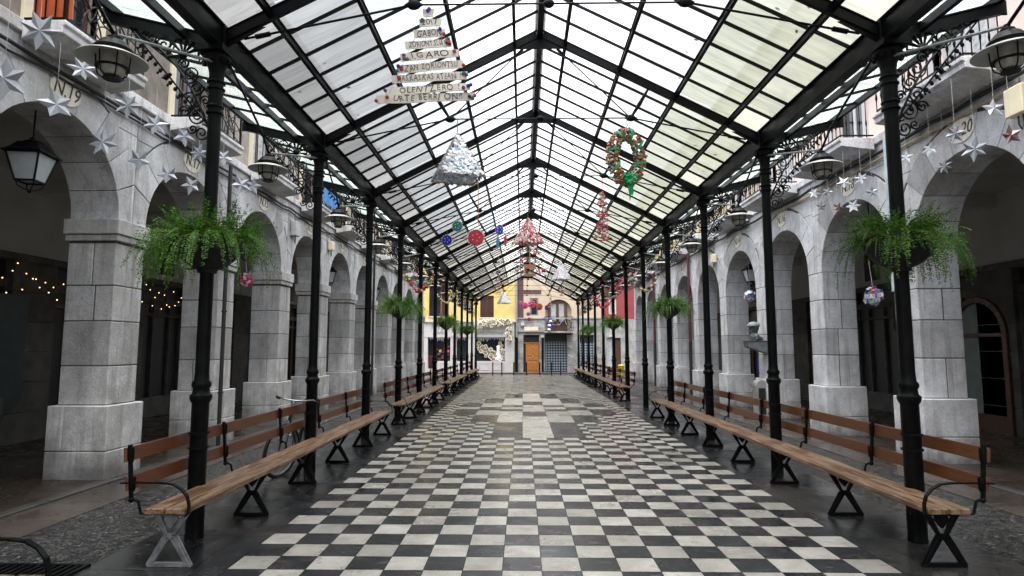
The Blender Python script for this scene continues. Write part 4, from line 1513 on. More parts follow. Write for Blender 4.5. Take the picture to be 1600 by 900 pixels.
def planter(seed):
    rr = random.Random(seed)
    t = thing('hanging_planter', 'x', 'planter', (0, 0, 0), 0, 'fern bowls clamped round the columns')
    g = MB()
    g.lathe([(0.066, 0.0), (0.09, 0.0), (0.10, 0.03), (0.17, 0.06), (0.25, 0.12), (0.31, 0.20), (0.345, 0.28), (0.36, 0.29), (0.36, 0.31), (0.33, 0.30), (0.30, 0.27)], n=28)
    g.v = [(p[0] * .9, p[1] * .9, p[2]) for p in g.v]
    g.build('bowl', M['pot'], t, smooth=True)
    g = MB(); g.lathe([(0.27, 0.262), (0.27, 0.27), (0.07, 0.285)], n=24); g.build('soil', M['soil'], t)
    g = MB()
    for k in range(430):
        az = rr.uniform(0, 2 * PI)
        r0 = rr.uniform(0.10, 0.30)
        frond(g, rr, (r0 * math.cos(az), r0 * math.sin(az), 0.28), az + rr.uniform(-0.7, 0.7), rr.uniform(0.1, 1.3), rr.uniform(0.12, 0.42), rr.uniform(0.6, 4.0), rr.choice((0.012, 0.02, 0.034)))
    lobes = [rr.uniform(0, 2 * PI) for _ in range(7)]
    for k in range(110):
        az = rr.choice(lobes) + rr.gauss(0, 0.35)
        frond(g, rr, (0.32 * math.cos(az), 0.32 * math.sin(az), 0.30), az, rr.uniform(-0.1, 0.6), rr.uniform(0.25, 0.62), rr.uniform(3, 8), rr.uniform(0.014, 0.028))
    for k in range(25):
        az = rr.uniform(0, 2 * PI)
        frond(g, rr, (0.34 * math.cos(az), 0.34 * math.sin(az), 0.30), az + rr.uniform(-.5, .5), rr.uniform(-0.3, 0.5), rr.uniform(0.10, 0.30), rr.uniform(8, 18), rr.uniform(0.016, 0.03))
    g.build('fern_foliage', M['leaf'], t)
    g = MB()
    az0 = rr.uniform(2.2, 3.4)
    for k in range(34):
        az = az0 + rr.gauss(0, 0.75)
        base = Vector((0.2 * math.cos(az0), 0.2 * math.sin(az0), 0.3))
        el = rr.uniform(0.5, 1.35); L = rr.uniform(0.25, 0.46)
        d = Vector((math.cos(az) * math.cos(el), math.sin(az) * math.cos(el), math.sin(el)))
        p = base.copy(); pts = []
        n = 9
        for i in range(n + 1):
            sd = d.cross(Vector((0, 0, 1))).normalized() * 0.009 * math.sin(PI * (i + 0.6) / (n + 1.0))
            pts.append((p - sd, p + sd))
            d.z -= 0.28; d.normalize(); p = p + d * L / n
        vs = [q for pr in pts for q in pr]
        g.add(vs, [(2 * i, 2 * i + 1, 2 * i + 3, 2 * i + 2) for i in range(n)])
    g.build('blade_leaves', M['blade'], t)
    return t


pA, pB = planter(4), planter(11)
for j, i in enumerate((0, 3, 6, 9)):
    for s_ in (-1, 1):
        src = pA if s_ < 0 else pB
        rowname = ['nearest', 'second', 'third', 'farthest'][j]
        lab = '%s green fern planter bowl on the %s hand row of columns' % (rowname, SN[s_])
        loc = (s_ * CX, 5.58 + 2.957 * i, 2.37)
        if j == 0:
            src.location = loc; src['label'] = lab; o = src
        for ch in [c for c in bpy.data.objects if c.parent == src and c.name.split('.')[0] in ('fern_foliage', 'blade_leaves')]:
            ch.scale = (0.95, 0.95, 1.05) if s_ < 0 else (0.88, 0.88, 1.0)
        else:
            o = dup(src, loc, j * 1.3, lab)

# ------------------------------------------------------------------ arcade lanterns
def scaled(t, k):
    for c in [c for c in bpy.data.objects if c.parent == t]:
        c.scale = (k, k, k)


def lantern():
    t = thing('arcade_lantern', 'x', 'lantern', (0, 0, 0), 0, 'four sided lanterns hung in the arches')
    q = PI / 4
    g = MB()
    g.lathe([(0.34, 0.0), (0.34, 0.012), (0.25, 0.07), (0.17, 0.15), (0.15, 0.155)], n=4, a0=q)
    g.lathe([(0.10, 0.155), (0.11, 0.175), (0.05, 0.20), (0.04, 0.23), (0.012, 0.25), (0.012, 0.62)], n=12)
    g.build('hood', M['iron'], t)
    g = MB()
    g.lathe([(0.275, -0.005), (0.16, -0.36)], n=4, a0=q)
    g.build('lantern_glass', M['frost'], t)
    g = MB()
    for k in range(4):
        a = q + k * PI / 2
        g.tube([(0.285 * math.cos(a), 0.285 * math.sin(a), 0.0), (0.168 * math.cos(a), 0.168 * math.sin(a), -0.37)], 0.014, 5)
        b = q + (k + 1) * PI / 2
        for rr_, z in ((0.287, -0.004), (0.168, -0.368)):
            g.bar((rr_ * math.cos(a), rr_ * math.sin(a), z), (rr_ * math.cos(b), rr_ * math.sin(b), z), 0.022, 0.022)
        g.tube([(0.16 * math.cos(a), 0.16 * math.sin(a), -0.37), (0.13 * math.cos(a), 0.13 * math.sin(a), -0.44), (0.02 * math.cos(a), 0.02 * math.sin(a), -0.49)], 0.008, 5)
    g.ball((0, 0, -0.50), 0.025, 8, 5)
    g.build('lantern_frame', M['iron'], t)
    return t


ln0 = lantern()
scaled(ln0, 0.87)
first = True
for j, k in enumerate((1, 3, 5, 7, 9)):
    yc = ylo(k) - 1.08
    lab = 'black four sided lantern with pale glass in the left arcade, %s lantern from the front' % ORD[j]
    loc = (-5.98, yc, 3.92)
    if first:
        ln0.location = loc; ln0['label'] = lab; first = False
        ln0.rotation_euler = (0, 0, R(8))
    else:
        dup(ln0, loc, R(8 + 5 * j), lab)
for j, k in enumerate((2, 4, 6, 8)):
    yc = yro(k) - 1.145
    dup(ln0, (5.98, yc, 3.80), R(-6 + 7 * j), 'black four sided lantern with pale glass in the right arcade, %s lantern from the front' % ORD[j])

# ------------------------------------------------------------------ silver stars
def star(x, y, z, r, n, rot, tilt, mat, lab, hang=5.0):
    t = thing('paper_star', lab, 'star', (x, y, z), 0, 'silver stars strung along the facades')
    g = MB()
    rr = random.Random(int(abs(x * 100) + y * 37))
    m = Euler((tilt[0], tilt[1], tilt[2])).to_matrix()
    vs = []
    for sgn in (1, -1):
        vs.append(m @ Vector((0, sgn * 0.006, 0)))
    ring = []
    for i in range(2 * n):
        a = rot + PI * i / n
        rad = r * rr.uniform(0.86, 1.1) if i % 2 == 0 else r * rr.uniform(0.44, 0.52)
        ring.append(m @ Vector((rad * math.cos(a), (0.010 if i % 2 else -0.012) + rr.uniform(-.012, .012), rad * math.sin(a))))
    vs += ring
    vs += [p + m @ Vector((0, 0.004, 0)) for p in ring]
    k = 2 * n
    fs = []
    for i in range(k):
        j = (i + 1) % k
        fs.append((1, 2 + i, 2 + j))
        fs.append((0, 2 + k + j, 2 + k + i))
        fs.append((2 + i, 2 + k + i, 2 + k + j, 2 + j))
    g.add(vs, fs)
    g.build('star_card', mat, t)
    if hang > z:
        g = MB(); g.tube([(0, 0, r * 0.5), (0, 0, hang - z)], 0.0018, 4)
        g.build('thread', M['thread'], t)
    return t


def unproject(px, py, X):
    """world point on the plane x = X seen at photo pixel (used only to measure the star heights)"""
    dx = (px - 800) / 955.0; dy = (450 - py) / 955.0
    m = cam.rotation_euler.to_matrix()
    d = m @ Vector((dx, dy, -1))
    k = (X - cam.location.x) / d.x
    return cam.location + d * k


LS = [(62, 48, -4.72, .27, 'large star under the corner of the first balcony'), (6, 122, -4.9, .30, 'star at the left picture edge, partly cut off'),
      (130, 108, -4.95, .20, 'star just right of the number 19 plate'), (88, 163, -5.2, .24, 'star over the crown of the first arch below plate 19'),
      (200, 165, -4.95, .20, 'star high on the wall between the first two arches'), (160, 222, -5.3, .23, 'star beside the first arch, lower left of its neighbours'),
      (217, 249, -5.35, .19, 'small dull star low between the first two arches'), (243, 195, -4.9, .19, 'star with a green tip under the second balcony'),
      (288, 213, -4.9, .17, 'star right beneath the second balcony slab'), (262, 272, -5.3, .18, 'star at the shoulder of the second arch'),
      (298, 290, -5.3, .18, 'star in front of the second arch crown'), (311, 240, -4.9, .17, 'star just left of the nearest column above plate 17'),
      (349, 246, -4.9, .17, 'star half hidden behind the nearest left column'), (377, 289, -5.0, .19, 'left star of the pair near plate 15'),
      (395, 291, -4.9, .17, 'right star of the pair near plate 15')]
for i, (px, py, X, r, lb) in enumerate(LS):
    p = unproject(px, py, X)
    rr = random.Random(i * 3 + 1)
    star(p.x, p.y, p.z, r * 0.76 * (p.y / 6.5) ** 0.45, rr.choice((5, 6, 7, 5)) if i else 7, rr.uniform(0, 1.2), (rr.uniform(-0.3, 0.3), rr.uniform(-0.2, 0.2), rr.uniform(0.1, 0.9)), M['silver'], 'silver ' + lb, 4.93 if p.z > 4.2 else 4.9)
RS = [(1492, 209, 4.9, .19, 6, 'star with a blue patch beside plate 20', 0), (1553, 169, 4.95, .20, 5, 'star under the near balcony on the right wall', 0),
      (1580, 211, 5.2, .19, 5, 'dull red star at the far right edge', 1), (1523, 233, 5.25, .24, 6, 'broad star over the first right arch', 0),
      (1453, 233, 5.2, .18, 6, 'star left of plate 20', 0), (1476, 260, 5.3, .16, 7, 'snowflake shaped star under plate 20', 0),
      (1415, 246, 5.1, .17, 5, 'star just right of the nearest right column', 0), (1345, 279, 5.0, .17, 6, 'star with a green tip left of the nearest right column', 0),
      (1319, 285, 5.0, .18, 5, 'highest star of the cluster round plate 18', 0), (1363, 300, 5.2, .15, 5, 'small faint star hanging just left of the nearest right column', 0),
      (1333, 322, 5.3, .19, 6, 'bright star below plate 18', 0), (1283, 322, 5.3, .15, 5, 'lowest star of the cluster, left of plate 18', 0),
      (1272, 302, 5.0, .16, 6, 'star under the second right balcony beside the bell lamp', 0), (1293, 300, 5.0, .14, 5, 'small star right of the bell lamp', 0),
      (1309, 324, 5.25, .13, 5, 'small reddish star over the second right arch', 1)]
for i, (px, py, X, r, n, lb, kd) in enumerate(RS):
    p = unproject(px, py, X)
    rr = random.Random(i * 5 + 2)
    star(p.x, p.y, p.z, r * 0.64 * (p.y / 8) ** 0.3, n, rr.uniform(0, 1.2), (rr.uniform(-0.3, 0.3), rr.uniform(-0.2, 0.2), -rr.uniform(0.1, 0.9)), M['silver_red'] if kd else M['silver'], 'silver ' + lb if not kd else lb, 4.9)

# ------------------------------------------------------------------ hanging Christmas craft work
# plank tree with lettering
T1 = thing('plank_tree', 'hanging tree of nine whitewashed lettered planks decorated with coloured caps', 'decoration', (-1.165, 5.6, 0))
rows = [('', 15, 19, 669, 0), ('2017', 32, 34, 672, 2), ('GABON', 46, 51, 671, 2), ('ZORIONTSUAK', 70, 68, 670, 4), ('.I.GARO', 88, 85, 672, 6), ('IZAN ZORIONTSU', 100, 103, 673, 5), ('KAS.KAS.KAS ATEAN !', 115, 120, 672, 2), ('OLENTZERO !', 130, 138, 670, 2), ('URTE BERRI ON!!', 148, 152, 667, 2)]
studs = ['maroon', 'violet', 'green', 'blue', 'red']
rr = random.Random(12)
PXM = 5.95 / 955.0
for i, (txt, wpx, py, cx_, rot) in enumerate(rows):
    z = 1.676 + 5.6 * math.tan(math.atan((450 - py) / 955.0) + R(5.62))
    x = (cx_ - 669) * PXM
    wd = wpx * PXM
    rr_ = (0.5 + rot * 0.9)
    b = MB(); b.prism([(-wd/2, -.037), (-wd*.2, -.041+rr.uniform(-.004,.004)), (wd*.15, -.036), (wd/2, -.040), (wd/2+.012, .034+rr.uniform(-.008,.004)), (wd*.2, .040), (-wd*.1, .036), (-wd/2-.008, .039)], -0.006, 0.006, 'y')
    bo = b.build('plank', M['plank'], T1, (x, 0, z))
    bo.rotation_euler = (R(rr.uniform(-4, 4)), R(-rr_), R(rr.uniform(-3, 3)))
    if txt:
        tw = wd * (0.72 if i in (4, 7, 8) else 0.86)
        hand_text(txt, 0.085, M['ink'], 'letters', bo, ((0.02 if i in (7, 8) else 0.0), -0.0075, 0), (R(90), 0, 0), tw, i)
    for k in range(2 if i < 3 else 5):
        sx = rr.choice((-1, 1)) * wd * rr.uniform(0.36, 0.52)
        if i == 0: sx = rr.uniform(-.04, .04)
        s_ = MB(); s_.lathe([(0.017, 0), (0.017, 0.014), (0.010, 0.02)], n=10)
        so2 = s_.build('coloured_cap', M[studs[rr.randrange(5)]], bo, (sx, -0.008, rr.uniform(-0.03, 0.035)))
        so2.rotation_euler = (R(90), 0, 0)
g = MB()
for dx in (-0.035, 0.035):
    g.tube([(dx, 0.012, 4.02), (dx * 0.4, 0.012, 4.96)], 0.002, 4)
g.tube([(-0.40, 0.012, 4.02), (-0.04, 0.012, 4.86)], 0.002, 4)
g.tube([(0.40, 0.012, 4.02), (0.04, 0.012, 4.86)], 0.002, 4)
g.build('cord', M['thread'], T1)


def scale_pyramid(name, lab, loc, h, half, mat, group, seed, rotz=0.5, hook=0.2, dens=1.0):
    t = thing(name, lab, 'decoration', loc, rotz, None)
    rr = random.Random(seed)
    fr = MB()
    apex = Vector((0, 0, h))
    cs = [Vector((half, half, 0)), Vector((-half, half, 0)), Vector((-half, -half, 0)), Vector((half, -half, 0))]
    for i in range(4):
        fr.tube([cs[i], cs[(i + 1) % 4]], 0.009, 5)
        fr.tube([cs[i], apex], 0.007, 5)
    fr.tube([apex, apex + Vector((0, 0, hook))], 0.006, 5)
    fr.build('wire_frame', M['cork'], t)
    sc = MB()
    for i in range(4):
        a, b = cs[i], cs[(i + 1) % 4]
        nrm = (b - a).cross(apex - a).normalized()
        for q in range(int(340 * dens)):
            u, v_ = rr.random(), rr.random()
            if u + v_ > 1: u, v_ = 1 - u, 1 - v_
            p = a + (b - a) * u + (apex - a) * v_ + nrm * rr.uniform(0.0, 0.02)
            e1 = (b - a).normalized() * rr.uniform(0.018, 0.032)
            e2 = ((apex - (a + b) / 2).normalized() + nrm * rr.uniform(-0.15, 0.35)).normalized() * rr.uniform(0.03, 0.055)
            sc.add([p - e1, p + e1, p + e1 * .6 - e2, p - e1 * .6 - e2], [(0, 1, 2, 3)])
    for q in range(int(150 * dens)):
        p = Vector((rr.uniform(-half, half) * .93, rr.uniform(-half, half) * .93, rr.uniform(-0.01, 0.03)))
        e1 = Vector((rr.uniform(-.03, .03), rr.uniform(-.03, .03), rr.uniform(-.015, .015)))
        e2 = Vector((-e1.y, e1.x, rr.uniform(-.03, .03)))
        sc.add([p - e1, p + e2, p + e1, p - e2], [(0, 1, 2, 3)])
    for q in range(14):
        a = cs[rr.randrange(4)].lerp(cs[rr.randrange(4)], rr.random())
        sc.add([a, a + Vector((0.004, 0, 0)), a + Vector((rr.uniform(-.02, .02), 0, -rr.uniform(0.03, 0.14)))], [(0, 1, 2)])
    sc.build('foil_scales', mat, t)
    return t


scale_pyramid('foil_pyramid', 'large hanging pyramid shingled with crumpled silver foil', (-1.19, 8.5, 4.09), 0.66, 0.31, M['foil'], None, 5, 0.35, 0.2)
scale_pyramid('tinsel_pyramid', 'hanging wire pyramid covered in torn red and white scraps under the ridge', (-0.13, 14.45, 4.18), 0.62, 0.27, M['foil_r'], None, 6, 0.6, 0.1, 0.55)
scale_pyramid('white_bell_tree', 'larger white shimmering cone hanging on the right of the nave', (1.04, 20.36, 3.98), 0.58, 0.25, M['foil_w'], None, 8, 0.3, 0.4)
scale_pyramid('white_paper_tree', 'small white shimmering cone hanging on the left before the yellow house', (-1.06, 26.3, 3.62), 0.50, 0.24, M['foil_w'], None, 9, 0.3, 0.8)

# wreath
W = thing('cork_wreath', 'tall oval wreath of corks and caps wrapped in green ribbon with a green bow', 'wreath', (1.21, 8.45, 4.36), R(12))
g = MB()
rr = random.Random(2)
RX, RZ = 0.205, 0.335
for i in range(620):
    a = rr.uniform(0, 2 * PI); b = rr.uniform(0, 2 * PI); q = 0.082 * rr.uniform(0.75, 1.1)
    cx_, cz_ = RX * math.cos(a), RZ * math.sin(a)
    p = Vector((cx_ + math.cos(a) * math.cos(b) * q, math.sin(b) * q, cz_ + math.sin(a) * math.cos(b) * q))
    d = Vector((rr.gauss(0, 1), rr.gauss(0, 1), rr.gauss(0, 1))).normalized()
    g.tube([p - d * 0.021, p + d * 0.021], 0.0145, 6)
g.build('corks', M['caps'], W)
g = MB()
for i in range(8):
    a0 = 2 * PI * i / 8 + 0.2
    pts = []
    for k in range(9):
        b = PI * (k / 8) * 1.0 - PI * 0.5 - 0.6
        a = a0 + k * 0.055
        q = 0.10
        pts.append(Vector((RX * math.cos(a) + math.cos(a) * math.sin(b) * q, -abs(math.cos(b)) * q, RZ * math.sin(a) + math.sin(a) * math.sin(b) * q)))
    g = MB()
    for p, q2 in zip(pts, pts[1:]):
        g.bar(p, q2, 0.032, 0.004, (0, 1, 0.01))
    g.build('ribbon_wrap', M['ribbon'], W)
g = MB()
for k in range(9):
    a = 2 * PI * k / 9
    c_ = Vector((0, -0.09, -RZ - 0.0))
    d = Vector((math.cos(a), -0.3, math.sin(a))).normalized()
    g.tube([c_, c_ + d * 0.05, c_ + d * 0.095 + Vector((0, 0, 0.01)), c_ + d * 0.02], [0.006, 0.025, 0.018, 0.004], 6)
g.add([(-0.03, -0.09, -0.38), (0.02, -0.09, -0.38), (0.045, -0.08, -0.52), (0.01, -0.08, -0.66), (-0.005, -0.085, -0.52)], [(0, 1, 2, 3, 4)])
g.add([(0.0, -0.092, -0.38), (0.04, -0.092, -0.38), (0.075, -0.08, -0.50), (0.05, -0.08, -0.58)], [(0, 1, 2, 3)])
g.build('bow', M['ribbon'], W)
g = MB(); g.tube([(0, 0, 0.40), (0.03, 0, 0.48), (0, 0, 0.50), (0.05, 0.02, 0.60)], 0.004, 5); g.build('hook', M['iron'], W)


def scrap_garland(name, lab, x, y, z0, z1, r0, r1, mat, n, seed, top=4.96, tiers=0):
    t = thing(name, lab, 'decoration', (x, y, z0))
    rr = random.Random(seed)
    g = MB()
    h = z1 - z0
    for i in range(n):
        f = rr.random()
        rad = (r0 + (r1 - r0) * f)
        if tiers:
            rad *= 0.6 + 0.5 * (1 - (f * tiers) % 1.0)
        a = rr.uniform(0, 2 * PI); q = rad * math.sqrt(rr.random())
        p = Vector((q * math.cos(a), q * math.sin(a), f * h))
        e1 = Vector((rr.gauss(0, 1), rr.gauss(0, 1), rr.gauss(0, 1))).normalized() * rr.uniform(0.015, 0.032)
        e2 = e1.cross(Vector((rr.gauss(0, 1), rr.gauss(0, 1), rr.gauss(0, 1)))).normalized() * rr.uniform(0.012, 0.03)
        g.add([p - e1, p + e2, p + e1, p - e2], [(0, 1, 2, 3)])
    g.build('scraps', mat, t)
    g = MB(); g.tube([(0, 0, 0), (0, 0, top - z0)], 0.005, 5)
    if tiers:
        for k in range(tiers):
            f = (k + 0.02) / tiers
            rad = r0 + (r1 - r0) * f
            g.tube([(rad * math.cos(a), rad * math.sin(a), f * h) for a in [2 * PI * q / 14 for q in range(15)]], 0.010, 5)
    g.build('cord', M['red'] if tiers else M['thread'], t)
    return t


scrap_garland('tiered_garland', 'slim red and white tiered garland tree hanging below the wreath', 1.27, 11.5, 3.74, 4.64, 0.17, 0.07, M['foil_r'], 420, 3, tiers=4)
scrap_garland('red_garland', 'slim red scrap figure hanging on the left at the gable', -1.06, 20.35, 3.45, 4.22, 0.10, 0.07, M['bits'], 160, 5)
scrap_garland('bright_figure', 'small blue and yellow scrap figure hanging before the arched balcony door', 0.93, 26.3, 3.4, 4.0, 0.10, 0.07, M['bits'], 100, 7)
scrap_garland('pink_bunch', 'pink paper bunch hanging under the larger white cone', 1.25, 23.3, 3.65, 4.0, 0.11, 0.10, M['foil_r'], 90, 8)

# stick mobile
T2 = thing('stick_tree', 'hanging tree of horizontal sticks with dangling biscuits and baubles below the red pyramid', 'decoration', (-0.05, 17.4, 0))
rr = random.Random(9)
g = MB()
g.tube([(0, 0, 3.70), (0, 0, 4.96)], 0.02, 6)
for k, (z, hw) in enumerate(((4.62, .2), (4.45, .28), (4.28, .36), (4.12, .45), (3.97, .52), (3.85, .5))):
    g.tube([(-hw, 0, z), (hw, 0.02, z + rr.uniform(-.03, .03))], 0.011, 5)
g.build('sticks', M['cork'], T2)
for k in range(34):
    z, hw = rr.choice(((4.62, .2), (4.45, .28), (4.28, .36), (4.12, .45), (3.97, .52), (3.85, .5)))
    b = MB(); b.ball((0, 0, 0), rr.uniform(0.025, 0.05), 8, 5, (1, 0.5, 1))
    b.build('bauble', M[rr.choice(['red', 'white_card', 'cork', 'gold', 'pink', 'cork', 'silver'])], T2, (rr.uniform(-hw, hw), -0.02, z - rr.uniform(0.04, 0.12)), smooth='all')
g = MB(); g.box((0, -0.03, 4.0), (0.34, 0.02, 0.13)); g.box((0, -0.03, 3.76), (0.34, 0.02, 0.08)); g.build('card_panel', M['cork'], T2)


# toothed discs
def toothed(name, lab, px, py, yy, r, mat, teeth, depth=0.02, scx=1.0):
    z = 1.676 + yy * math.tan(math.atan((450 - py) / 955.0) + R(5.62))
    x = (px - 817) * (yy + 0.25) / 955.0 - 0.255
    t = thing(name, lab, 'decoration', (x, yy, z), R(rnd.uniform(-10, 10)), 'toothed paper discs on the left side of the nave')
    g = MB()
    g.lathe([(r * 0.95, -depth), (r, 0), (r * 0.95, depth)], n=24)
    o = g.build('disc', mat, t); o.rotation_euler = (R(90), 0, 0); o.scale = (scx, 1, 1)
    g = MB()
    for k in range(teeth):
        a = 2 * PI * k / teeth
        a1, a2 = a - PI / teeth * 0.7, a + PI / teeth * 0.7
        g.prism([(scx * r * 1.0 * math.cos(a1), r * 1.0 * math.sin(a1)), (scx * r * 1.0 * math.cos(a2), r * math.sin(a2)), (scx * r * 1.22 * math.cos(a), r * 1.22 * math.sin(a))], -0.006, 0.006, 'y')
    g.build('teeth', M['white_card'], t)
    if scx > 0.5:
        g = MB()
        for k in range(5):
            a = 2 * PI * k / 5
            g.ball((r * 0.45 * math.cos(a), -depth - 0.004, r * 0.45 * math.sin(a)), 0.012, 6, 4)
        g.build('studs', M['white_card'], t)
    g = MB(); g.tube([(0, 0, r), (0, 0, max(r + 0.05, 4.96 - z))], 0.002, 4); g.build('thread', M['thread'], t)


toothed('toothed_disc', 'green toothed paper disc with a white flower', 715, 353, 14.45, 0.125, M['green'], 14)
toothed('toothed_disc', 'round blue toothed disc lowest on the left', 699, 375, 14.4, 0.125, M['blue'], 14)
toothed('toothed_disc', 'large red toothed disc between the blue ones', 744, 371, 14.3, 0.19, M['red'], 20)
toothed('toothed_disc', 'blue toothed disc seen slightly turned, right of the red one', 781, 359, 14.45, 0.125, M['blue'], 14, 0.02, 0.7)
toothed('toothed_disc', 'light blue disc seen almost edge on', 778, 379, 14.2, 0.15, M['sky_blue'], 14, 0.02, 0.2)
toothed('toothed_disc', 'small red disc seen almost edge on', 790, 376, 14.6, 0.13, M['red'], 14, 0.02, 0.28)
# orange hook hanging on left
t = thing('wire_hook', 'thin bent orange hook dangling from the roof tie behind the silver pyramid', 'hook', (-1.11, 11.45, 4.0))
g = MB(); g.tube([(0, 0, 0.97), (0.01, 0, 0.3), (0, 0, 0.1), (0.02, 0, 0.0), (0.06, 0, 0.0), (0.07, 0, 0.05)], 0.008, 6); g.build('wire', M['cork'], t)

# flower mobile before the middle house
t = thing('flower_mobile', 'string of pink and orange paper flowers hanging before the beige house', 'decoration', (0.1, 29.2, 3.6))
for k, (dx, dz, r_, m_) in enumerate(((-.25, .1, .16, 'pink'), (.08, .16, .20, 'pink'), (.42, .05, .18, 'orange'), (.80, .0, .13, 'violet'), (-.1, -.3, .10, 'pink'), (-.05, -.55, .09, 'red'), (-.45, .2, .10, 'pink'))):
    g = MB()
    for q in range(7):
        a = 2 * PI * q / 7
        g.ball((r_ * .6 * math.cos(a), 0, r_ * .6 * math.sin(a)), r_ * .42, 7, 4, (1, .25, 1))
    g.ball((0, -0.03, 0), r_ * .3, 7, 4)
    g.build('paper_flower', M[m_], t, (dx, 0, dz), smooth='all')
g = MB(); g.tube([(-0.6, 0.02, 0.32), (1.0, 0.02, 0.32)], 0.006, 4)
for dx in (-.45, -.25, .08, .42, .8, -0.08): g.tube([(dx, 0.02, -0.5 if dx == -0.08 else 0.0), (dx, 0.02, 0.32)], 0.004, 4)
g.tube([(0.1, 0.02, 0.32), (0.1, 0.02, 1.4)], 0.004, 4)
g.build('thread', M['thread'], t)

# bauble swags tied round columns
def swag(s_, i, lab, mats, dz=0.0):
    yy = 5.58 + 2.957 * i
    t = thing('bauble_swag', lab, 'garland', (s_ * CX, yy - 0.12, 3.3 + dz), 0, 'bauble garlands on the columns')
    rr = random.Random(i * 3 + s_)
    pts = []
    for k in range(13):
        f = k / 12 * 2 - 1
        pts.append((f * 0.40, -0.02, 0.45 * f * f))
    w_ = MB(); w_.tube(pts, 0.012, 5); w_.build('wire', M['bike_green'], t)
    for p in pts:
        for q in range(2):
            b = MB(); b.ball((0, 0, 0), rr.uniform(0.03, 0.055), 8, 5)
            b.build('bauble', M[rr.choice(mats)], t, (p[0] + rr.uniform(-.03, .03), -0.04 + rr.uniform(-.03, .03), p[2] + rr.uniform(-.03, .03)), smooth='all')


swag(-1, 4, 'red and cream bauble swag on the fifth left hand column', ['red', 'cream_paint', 'red', 'gold'])
swag(1, 4, 'green, red and cream bauble swag on the fifth right hand column', ['red', 'cream_paint', 'bike_green', 'gold'])
swag(-1, 6, 'gold bauble swag on the seventh left hand column', ['gold', 'cream_paint', 'gold'], 0.1)
swag(1, 6, 'pink and green bauble swag on the seventh right hand column', ['pink', 'ribbon', 'pink'], 0.3)
swag(1, 7, 'pink bauble swag on the eighth right hand column', ['pink', 'red'], 0.1)


def pompom(x, y, z, r, mat, lab, top):
    t = thing('pompom', lab, 'pompom', (x, y, z))
    rr = random.Random(int(x * 100))
    g = MB()
    for k in range(90):
        d = Vector((rr.gauss(0, 1), rr.gauss(0, 1), rr.gauss(0, 1))).normalized()
        p = d * r * rr.uniform(0.7, 1.0)
        e1 = d.cross(Vector((rr.gauss(0, 1), rr.gauss(0, 1), rr.gauss(0, 1)))).normalized() * r * 0.32
        e2 = (d.cross(e1).normalized() + d * rr.uniform(-.6, .6)).normalized() * r * 0.3
        g.add([p - e1, p + e2, p + e1, p - e2], [(0, 1, 2, 3)])
    g.ball((0, 0, 0), r * 0.6, 8, 5)
    g.build('paper_petals', mat, t)
    g = MB(); g.tube([(0, 0, r * .8), (-0.02, 0, top)], 0.003, 4); g.build('thread', M['thread'], t)


M['pinkmix'] = litter('pink_white_foil', [(0.6, 0.05, 0.2), (0.75, 0.6, 0.65), (0.45, 0.02, 0.12), (0.6, 0.12, 0.25)])
M['bluemix'] = litter('blue_white_foil', [(0.75, 0.77, 0.85), (0.1, 0.15, 0.4), (0.8, 0.8, 0.84), (0.6, 0.1, 0.1), (0.3, 0.38, 0.6)])
pompom(-2.80, 5.55, 2.30, 0.062, M['pinkmix'], 'pink and white foil pompom hanging from the left foreground planter', 0.26)
pompom(2.79, 5.35, 2.13, 0.085, M['bluemix'], 'blue and white foil pompom hanging from the right foreground planter', 0.3)
pompom(5.75, 16.2, 3.05, 0.16, M['bluemix'], 'pink and blue foil pompom hanging in the arch behind the bust', 0.9)

# ------------------------------------------------------------------ fairy lights
def fairy(pts, lab, seed, n):
    t = thing('fairy_lights', lab, 'string lights', pts[0], 0, 'warm fairy lights in the left gallery')
    o = Vector(pts[0]); rr = random.Random(seed)
    a, b = Vector(pts[0]) - o, Vector(pts[1]) - o
    line = []
    for i in range(n + 1):
        f = i / n
        line.append(a.lerp(b, f) + Vector((rr.uniform(-.02, .02), 0, 0.06 * math.sin(f * 15 + seed) + rr.uniform(-.26, .26))))
    g = MB(); g.tube(line, 0.004, 4); g.build('wire', M['cable'], t)
    src = None
    for p in line:
        if src is None:
            b_ = MB(); b_.ball((0, 0, 0), 0.010, 6, 4)
            src = b_.build('light_bulb', M['bulb'], t, p)
        else:
            c = src.copy(); COL.objects.link(c); c.parent = t; c.location = p


fairy([(-8.9, 9.4, 2.95), (-8.9, 11.9, 2.83)], 'string of warm fairy lights over the shop seen through the first left arch', 1, 24)
fairy([(-8.9, 13.0, 2.9), (-8.9, 15.6, 2.8)], 'string of warm fairy lights over the shop seen through the second left arch', 4, 22)

# ------------------------------------------------------------------ cables, pipes, boxes on facades
def cable_run(s_, z, r_, mat, y0, y1, lab, seed, x=5.60, sag=0.02):
    rr = random.Random(seed)
    n = int((y1 - y0) / 0.45)
    pts = [(s_ * (x + rr.uniform(-.012, .012)), y0 + (y1 - y0) * i / n, z + rr.uniform(-sag, sag)) for i in range(n + 1)]
    g = MB(); g.tube(pts, r_, 6)
    return tag(g.build('wall_cable', mat, smooth='all'), lab, 'cable', 'cables clipped along the arcades')


cable_run(-1, 4.86, 0.022, M['cable'], -4, 33.3, 'upper thick black cable clipped along the left facade', 1)
cable_run(-1, 4.79, 0.015, M['cable'], -4, 33.3, 'lower thin black cable clipped along the left facade', 2, 5.61, 0.03)
cable_run(1, 4.88, 0.028, M['cable'], -4, 35.3, 'upper thick black cable clipped along the right facade', 3)
cable_run(1, 4.77, 0.017, M['cable_cream'], -4, 14.0, 'cream conduit running below the black cable on the right facade', 4, 5.61, 0.008)


